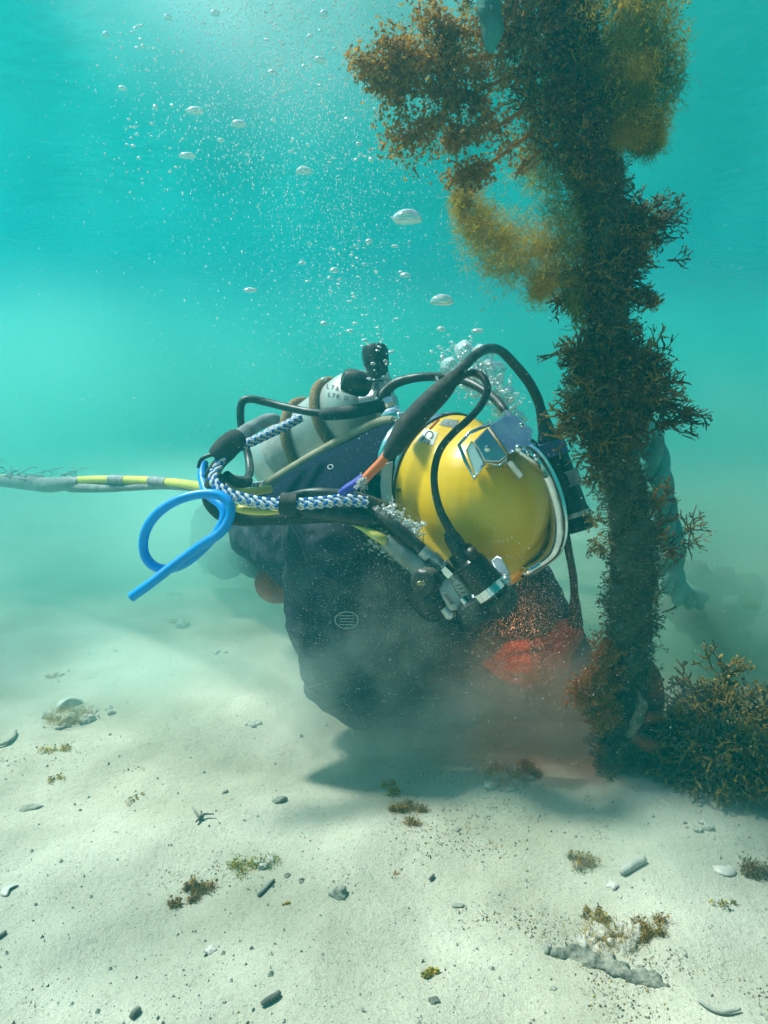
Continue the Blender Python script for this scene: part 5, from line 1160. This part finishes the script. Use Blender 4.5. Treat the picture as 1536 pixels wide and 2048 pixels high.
# ------------------------------------------------------------------ bubbles
def bubbles():
    rr = random.Random(99)
    def bub(x, y, rx, ry, d, label, group=None, cap=False, name='air_bubble'):
        k = MB(); c = P(x, y, d); a = pr(rx, d); b = pr(ry, d)
        if cap:
            k.ell((0, 0, 0), (a, a * .9, b), seg=28, rings=18); s = rr.random() * 30; vs = []
            for v in k.v:
                v = Vector(v)
                if v.z < 0: v.z *= .35
                v *= 1 + .10 * noise.noise(v / a * 2.2 + Vector((s, 0, 0))); vs.append(c + v)
            k.v = [tuple(v) for v in vs]
        else:
            k.ell(c, (a, a, b), seg=12, rings=8)
        return tag(build(k, name, M['bubble'] if rx > 4.2 else M['bubbletiny'], loc=c), label, 'bubble', group)
    big = [(815, 440, 30, 20, 1.35, 'large dome-shaped air bubble, the biggest in open water'), (884, 605, 24, 16, 1.38, 'dome-shaped air bubble below the biggest one, left of the rope'),
           (375, 313, 17, 7, 1.5, 'flat wide air bubble at the left of the rising stream'), (608, 344, 16, 10, 1.5, 'lumpy white air bubble in the middle of the stream'),
           (390, 224, 18, 9, 1.5, 'clustered white air bubble upper left of the stream'), (478, 250, 15, 9, 1.5, 'pale clustered air bubble right of the upper left cluster'),
           (668, 543, 9, 8, 1.45, 'bright small bubble above the long column of bubbles'), (500, 582, 14, 7, 1.5, 'dark-edged ragged bubble left of the column'),
           (648, 648, 8, 6, 1.5, 'small white bubble well above the cylinder'), (955, 663, 13, 6, 1.45, 'flat silver bubble just above the helmet exhaust'),
           (810, 552, 11, 7, 1.4, 'silver bubble between the two large domes'), (648, 760, 7, 5, 1.55, 'white bubble beside the left cylinder knob'),
           (245, 178, 9, 6, 1.5, 'glinting bubble high at the left border of the stream'), (335, 36, 8, 7, 1.5, 'glinting bubble near the top edge, left'),
           (430, 28, 10, 7, 1.5, 'glinting bubble near the top edge, left of centre'), (648, 30, 9, 10, 1.5, 'round silver bubble at the top edge, centre'), (640, 122, 13, 7, 1.5, 'flat silver bubble under the top centre'),
           (545, 147, 10, 7, 1.5, 'lumpy bubble left of the flat silver one near the top'), (882, 660, 9, 7, 1.5, 'small silver bubble left above the helmet exhaust'), (738, 484, 8, 6, 1.4, 'small bubble left below the biggest dome'),
           (442, 282, 8, 5, 1.5, 'small pale bubble below the right cluster'), (212, 72, 7, 9, 1.5, 'glinting bubble highest at the left border'), (700, 663, 8, 5, 1.5, 'silver bubble above the upper cylinder knob'), (782, 705, 6, 4, 1.6, 'tiny silver bubble right of the upper cylinder knob')]
    for b in big: bub(*b[:6], cap=True)
    def field(n, box, rr_, label, group, shape=None):
        for i in range(n):
            x = rr.triangular(*box[0]); y = rr.uniform(*box[1]); 
            r = rr_[0] + (rr_[1] - rr_[0]) * rr.random() ** 2.2
            if rr.random() < .06: r *= 1.7
            bub(x, y, r, r * rr.uniform(.5, 1), rr.uniform(1.35, 1.9), label, group, cap=r > 3)
    field(75, ((190, 440, 270), (20, 380)), (2, 5), 'small glinting bubble in the left stream rising beside the clusters', 'bubbles of the left stream')
    field(95, ((470, 790, 620), (0, 330)), (2, 5.5), 'small bubble in the dense stream under the top centre', 'bubbles of the central stream')
    field(70, ((600, 850, 720), (470, 690)), (1.6, 5), 'small bubble rising between the cylinder knobs and the big domes', 'bubbles above the cylinder')
    field(34, ((720, 810, 755), (668, 780)), (2, 6), 'small bubble hugging the cylinder valve and knobs', 'bubbles at the cylinder valve')
    # microbubbles: glints beyond counting, one object
    k = MB()
    def dot(c, s, st=1.6):
        k.add([c + Vector((s, 0, 0)), c + Vector((0, s, 0)), c - Vector((s, 0, 0)), c - Vector((0, s, 0)), c + Vector((0, 0, s * st)), c - Vector((0, 0, s * st))], [(0, 1, 4), (1, 2, 4), (2, 3, 4), (3, 0, 4), (1, 0, 5), (2, 1, 5), (3, 2, 5), (0, 3, 5)])
    for i in range(7000):
        x = rr.gauss(580, 150); y = abs(rr.gauss(-60, 210)); d = rr.uniform(1.1, 2.6); dot(P(x, y, d), rr.uniform(.0005, .0013), 2.2)
    for i in range(1800):
        x = rr.gauss(690, 90); y = rr.uniform(300, 740); d = rr.uniform(1.2, 2.0); dot(P(x, y, d), rr.uniform(.0004, .001))
    for i in range(1500):
        x = rr.uniform(0, 1100); y = rr.uniform(0, 900); d = rr.uniform(.8, 2.2); dot(P(x, y, d), rr.uniform(.0003, .0007))
    tag(build(k, 'microbubbles', M['bubbletiny']), kind='stuff')
    # exhaust foam
    k = MB()
    for i in range(1500):
        u = rr.random(); x = 905 + 120 * u + rr.gauss(0, 22); y = 715 + 110 * u + rr.gauss(0, 24); d = 1.62 + rr.gauss(0, .04); s = pr(.8 + 4.5 * rr.random() ** 4, d); k.ell(P(x, y, d), (s, s, s * .8), seg=8, rings=5)
    for a in ((930, 705, 20, 22), (965, 715, 22, 24), (900, 735, 18, 18), (985, 745, 26, 24), (950, 760, 26, 20), (1010, 790, 22, 18), (1035, 835, 18, 14)):
        e = MB(); e.ell((0, 0, 0), (pr(a[2], 1.62), .03, pr(a[3], 1.62)), seg=24, rings=14); c = P(a[0], a[1], 1.64)
        k.add([c + Vector(v) * (1 + .30 * noise.noise(Vector(v) * 60 + c * 9)) for v in e.v], e.f)
    tag(build(k, 'exhaust_bubbles', M['bubble']), kind='stuff')
    k = MB()
    for i in range(420):
        u = rr.random(); x = 765 + 75 * u + rr.gauss(0, 9); y = 1015 + 50 * u + rr.gauss(0, 9); s = pr(1 + 4.5 * rr.random() ** 3, 1.36); c = P(x, y, 1.375 + rr.gauss(0, .012)); k.ell(c, (s, s, s * .8), seg=8, rings=5)
    for i in range(320):
        u = rr.random(); x = 735 + 90 * u + rr.gauss(0, 12); y = 1070 + 60 * u + rr.gauss(0, 12); s = pr(.8 + 3 * rr.random() ** 3, 1.36); k.ell(P(x, y, 1.385 + rr.gauss(0, .01)), (s, s, s * .8), seg=8, rings=5)
    tag(build(k, 'leak_bubbles', M['bubble']), kind='stuff')
    # suspended silt grains
    k = MB()
    def grain(c, s):
        k.add([c + Vector((s, 0, -s)), c + Vector((-s, s, -s)), c + Vector((-s, -s, -s)), c + Vector((0, 0, s))], [(0, 1, 2), (0, 3, 1), (1, 3, 2), (2, 3, 0)])
    for i in range(42000):
        q_ = rr.random(); x, y = (rr.gauss(860, 210), rr.gauss(1230, 170)) if q_ < .5 else ((rr.gauss(700, 90), rr.gauss(1260, 110)) if q_ < .75 else (rr.gauss(1070, 70), rr.gauss(1260, 90))); d = rr.uniform(1.36, 1.62) if rr.random() < .8 else rr.uniform(1.0, 1.36); grain(P(x, y, d), rr.uniform(.00016, .00042) * (1 + 2 * rr.random() ** 14))
    for i in range(9000):
        x = rr.uniform(-50, 1590); y = rr.uniform(0, 1500); d = rr.uniform(.6, 2.4); grain(P(x, y, d), rr.uniform(.00016, .0004))
    tag(build(k, 'suspended_silt', M['silt'], smooth=False), kind='stuff')
bubbles()

# ------------------------------------------------------------------ stirred-up silt
def silt(px, py, d, rx, ry, rz, col, dens, ns, seed, con=(.38, .68)):
    m = volmat('silt_cloud', col, dens, .2, ns, con); k = MB(); c = P(px, py, d)
    k.ell(c, (rx, ry, rz), seg=24, rings=16); o = build(k, 'silt_cloud', m, loc=c); tag(o, kind='stuff')
silt(930, 1380, 1.51, .44, .15, .16, (.84, .97, .91), 6, 7, 1, (.38, .62))
silt(700, 1280, 1.47, .22, .10, .21, (.86, .98, .94), 10, 9, 2, (.44, .66))
silt(760, 1450, 1.50, .40, .20, .08, (.92, .98, .94), 3.5, 8, 10, (.34, .6))
silt(1150, 1420, 1.52, .30, .14, .16, (.92, .94, .84), 5, 8, 6, (.36, .62))
silt(1400, 1210, 2.05, .85, .45, .50, (.42, .70, .56), 6.5, 2.6, 3, (.28, .6))
silt(330, 1300, 1.75, .95, .5, .13, (.70, .94, .84), 3.0, 3.2, 8, (.38, .66))
silt(1250, 1640, 1.25, .42, .25, .07, (.70, .90, .78), 3.0, 5, 9, (.35, .65))
silt(330, 1090, 2.7, 1.6, .85, .42, (.50, .93, .82), 3.4, 2.0, 4, (.3, .62))
silt(60, 820, 3.6, 1.8, 1.3, .85, (.30, .84, .74), .9, 1.2, 7, (.32, .62))
silt(768, 830, 12.4, 24.0, 10.8, 1.7, (.12, .70, .60), 1.6, .5, 5, (.15, .55))
m_ = volmat('bubble_glow_mist', (.80, .98, .98), .85, .35, 1.3, (.3, .65)); k_ = MB(); k_.ell(P(560, -160, 3.0), (1.25, .9, 1.05), seg=24, rings=16); tag(build(k_, 'bubble_glow_mist', m_, loc=P(560, -160, 3.0)), kind='stuff')  # mist of fine bubbles, added to give the bright glow at the top
silt(1520, 930, 3.4, 1.5, 1.1, .62, (.26, .70, .60), 1.7, 1.4, 11, (.3, .6))
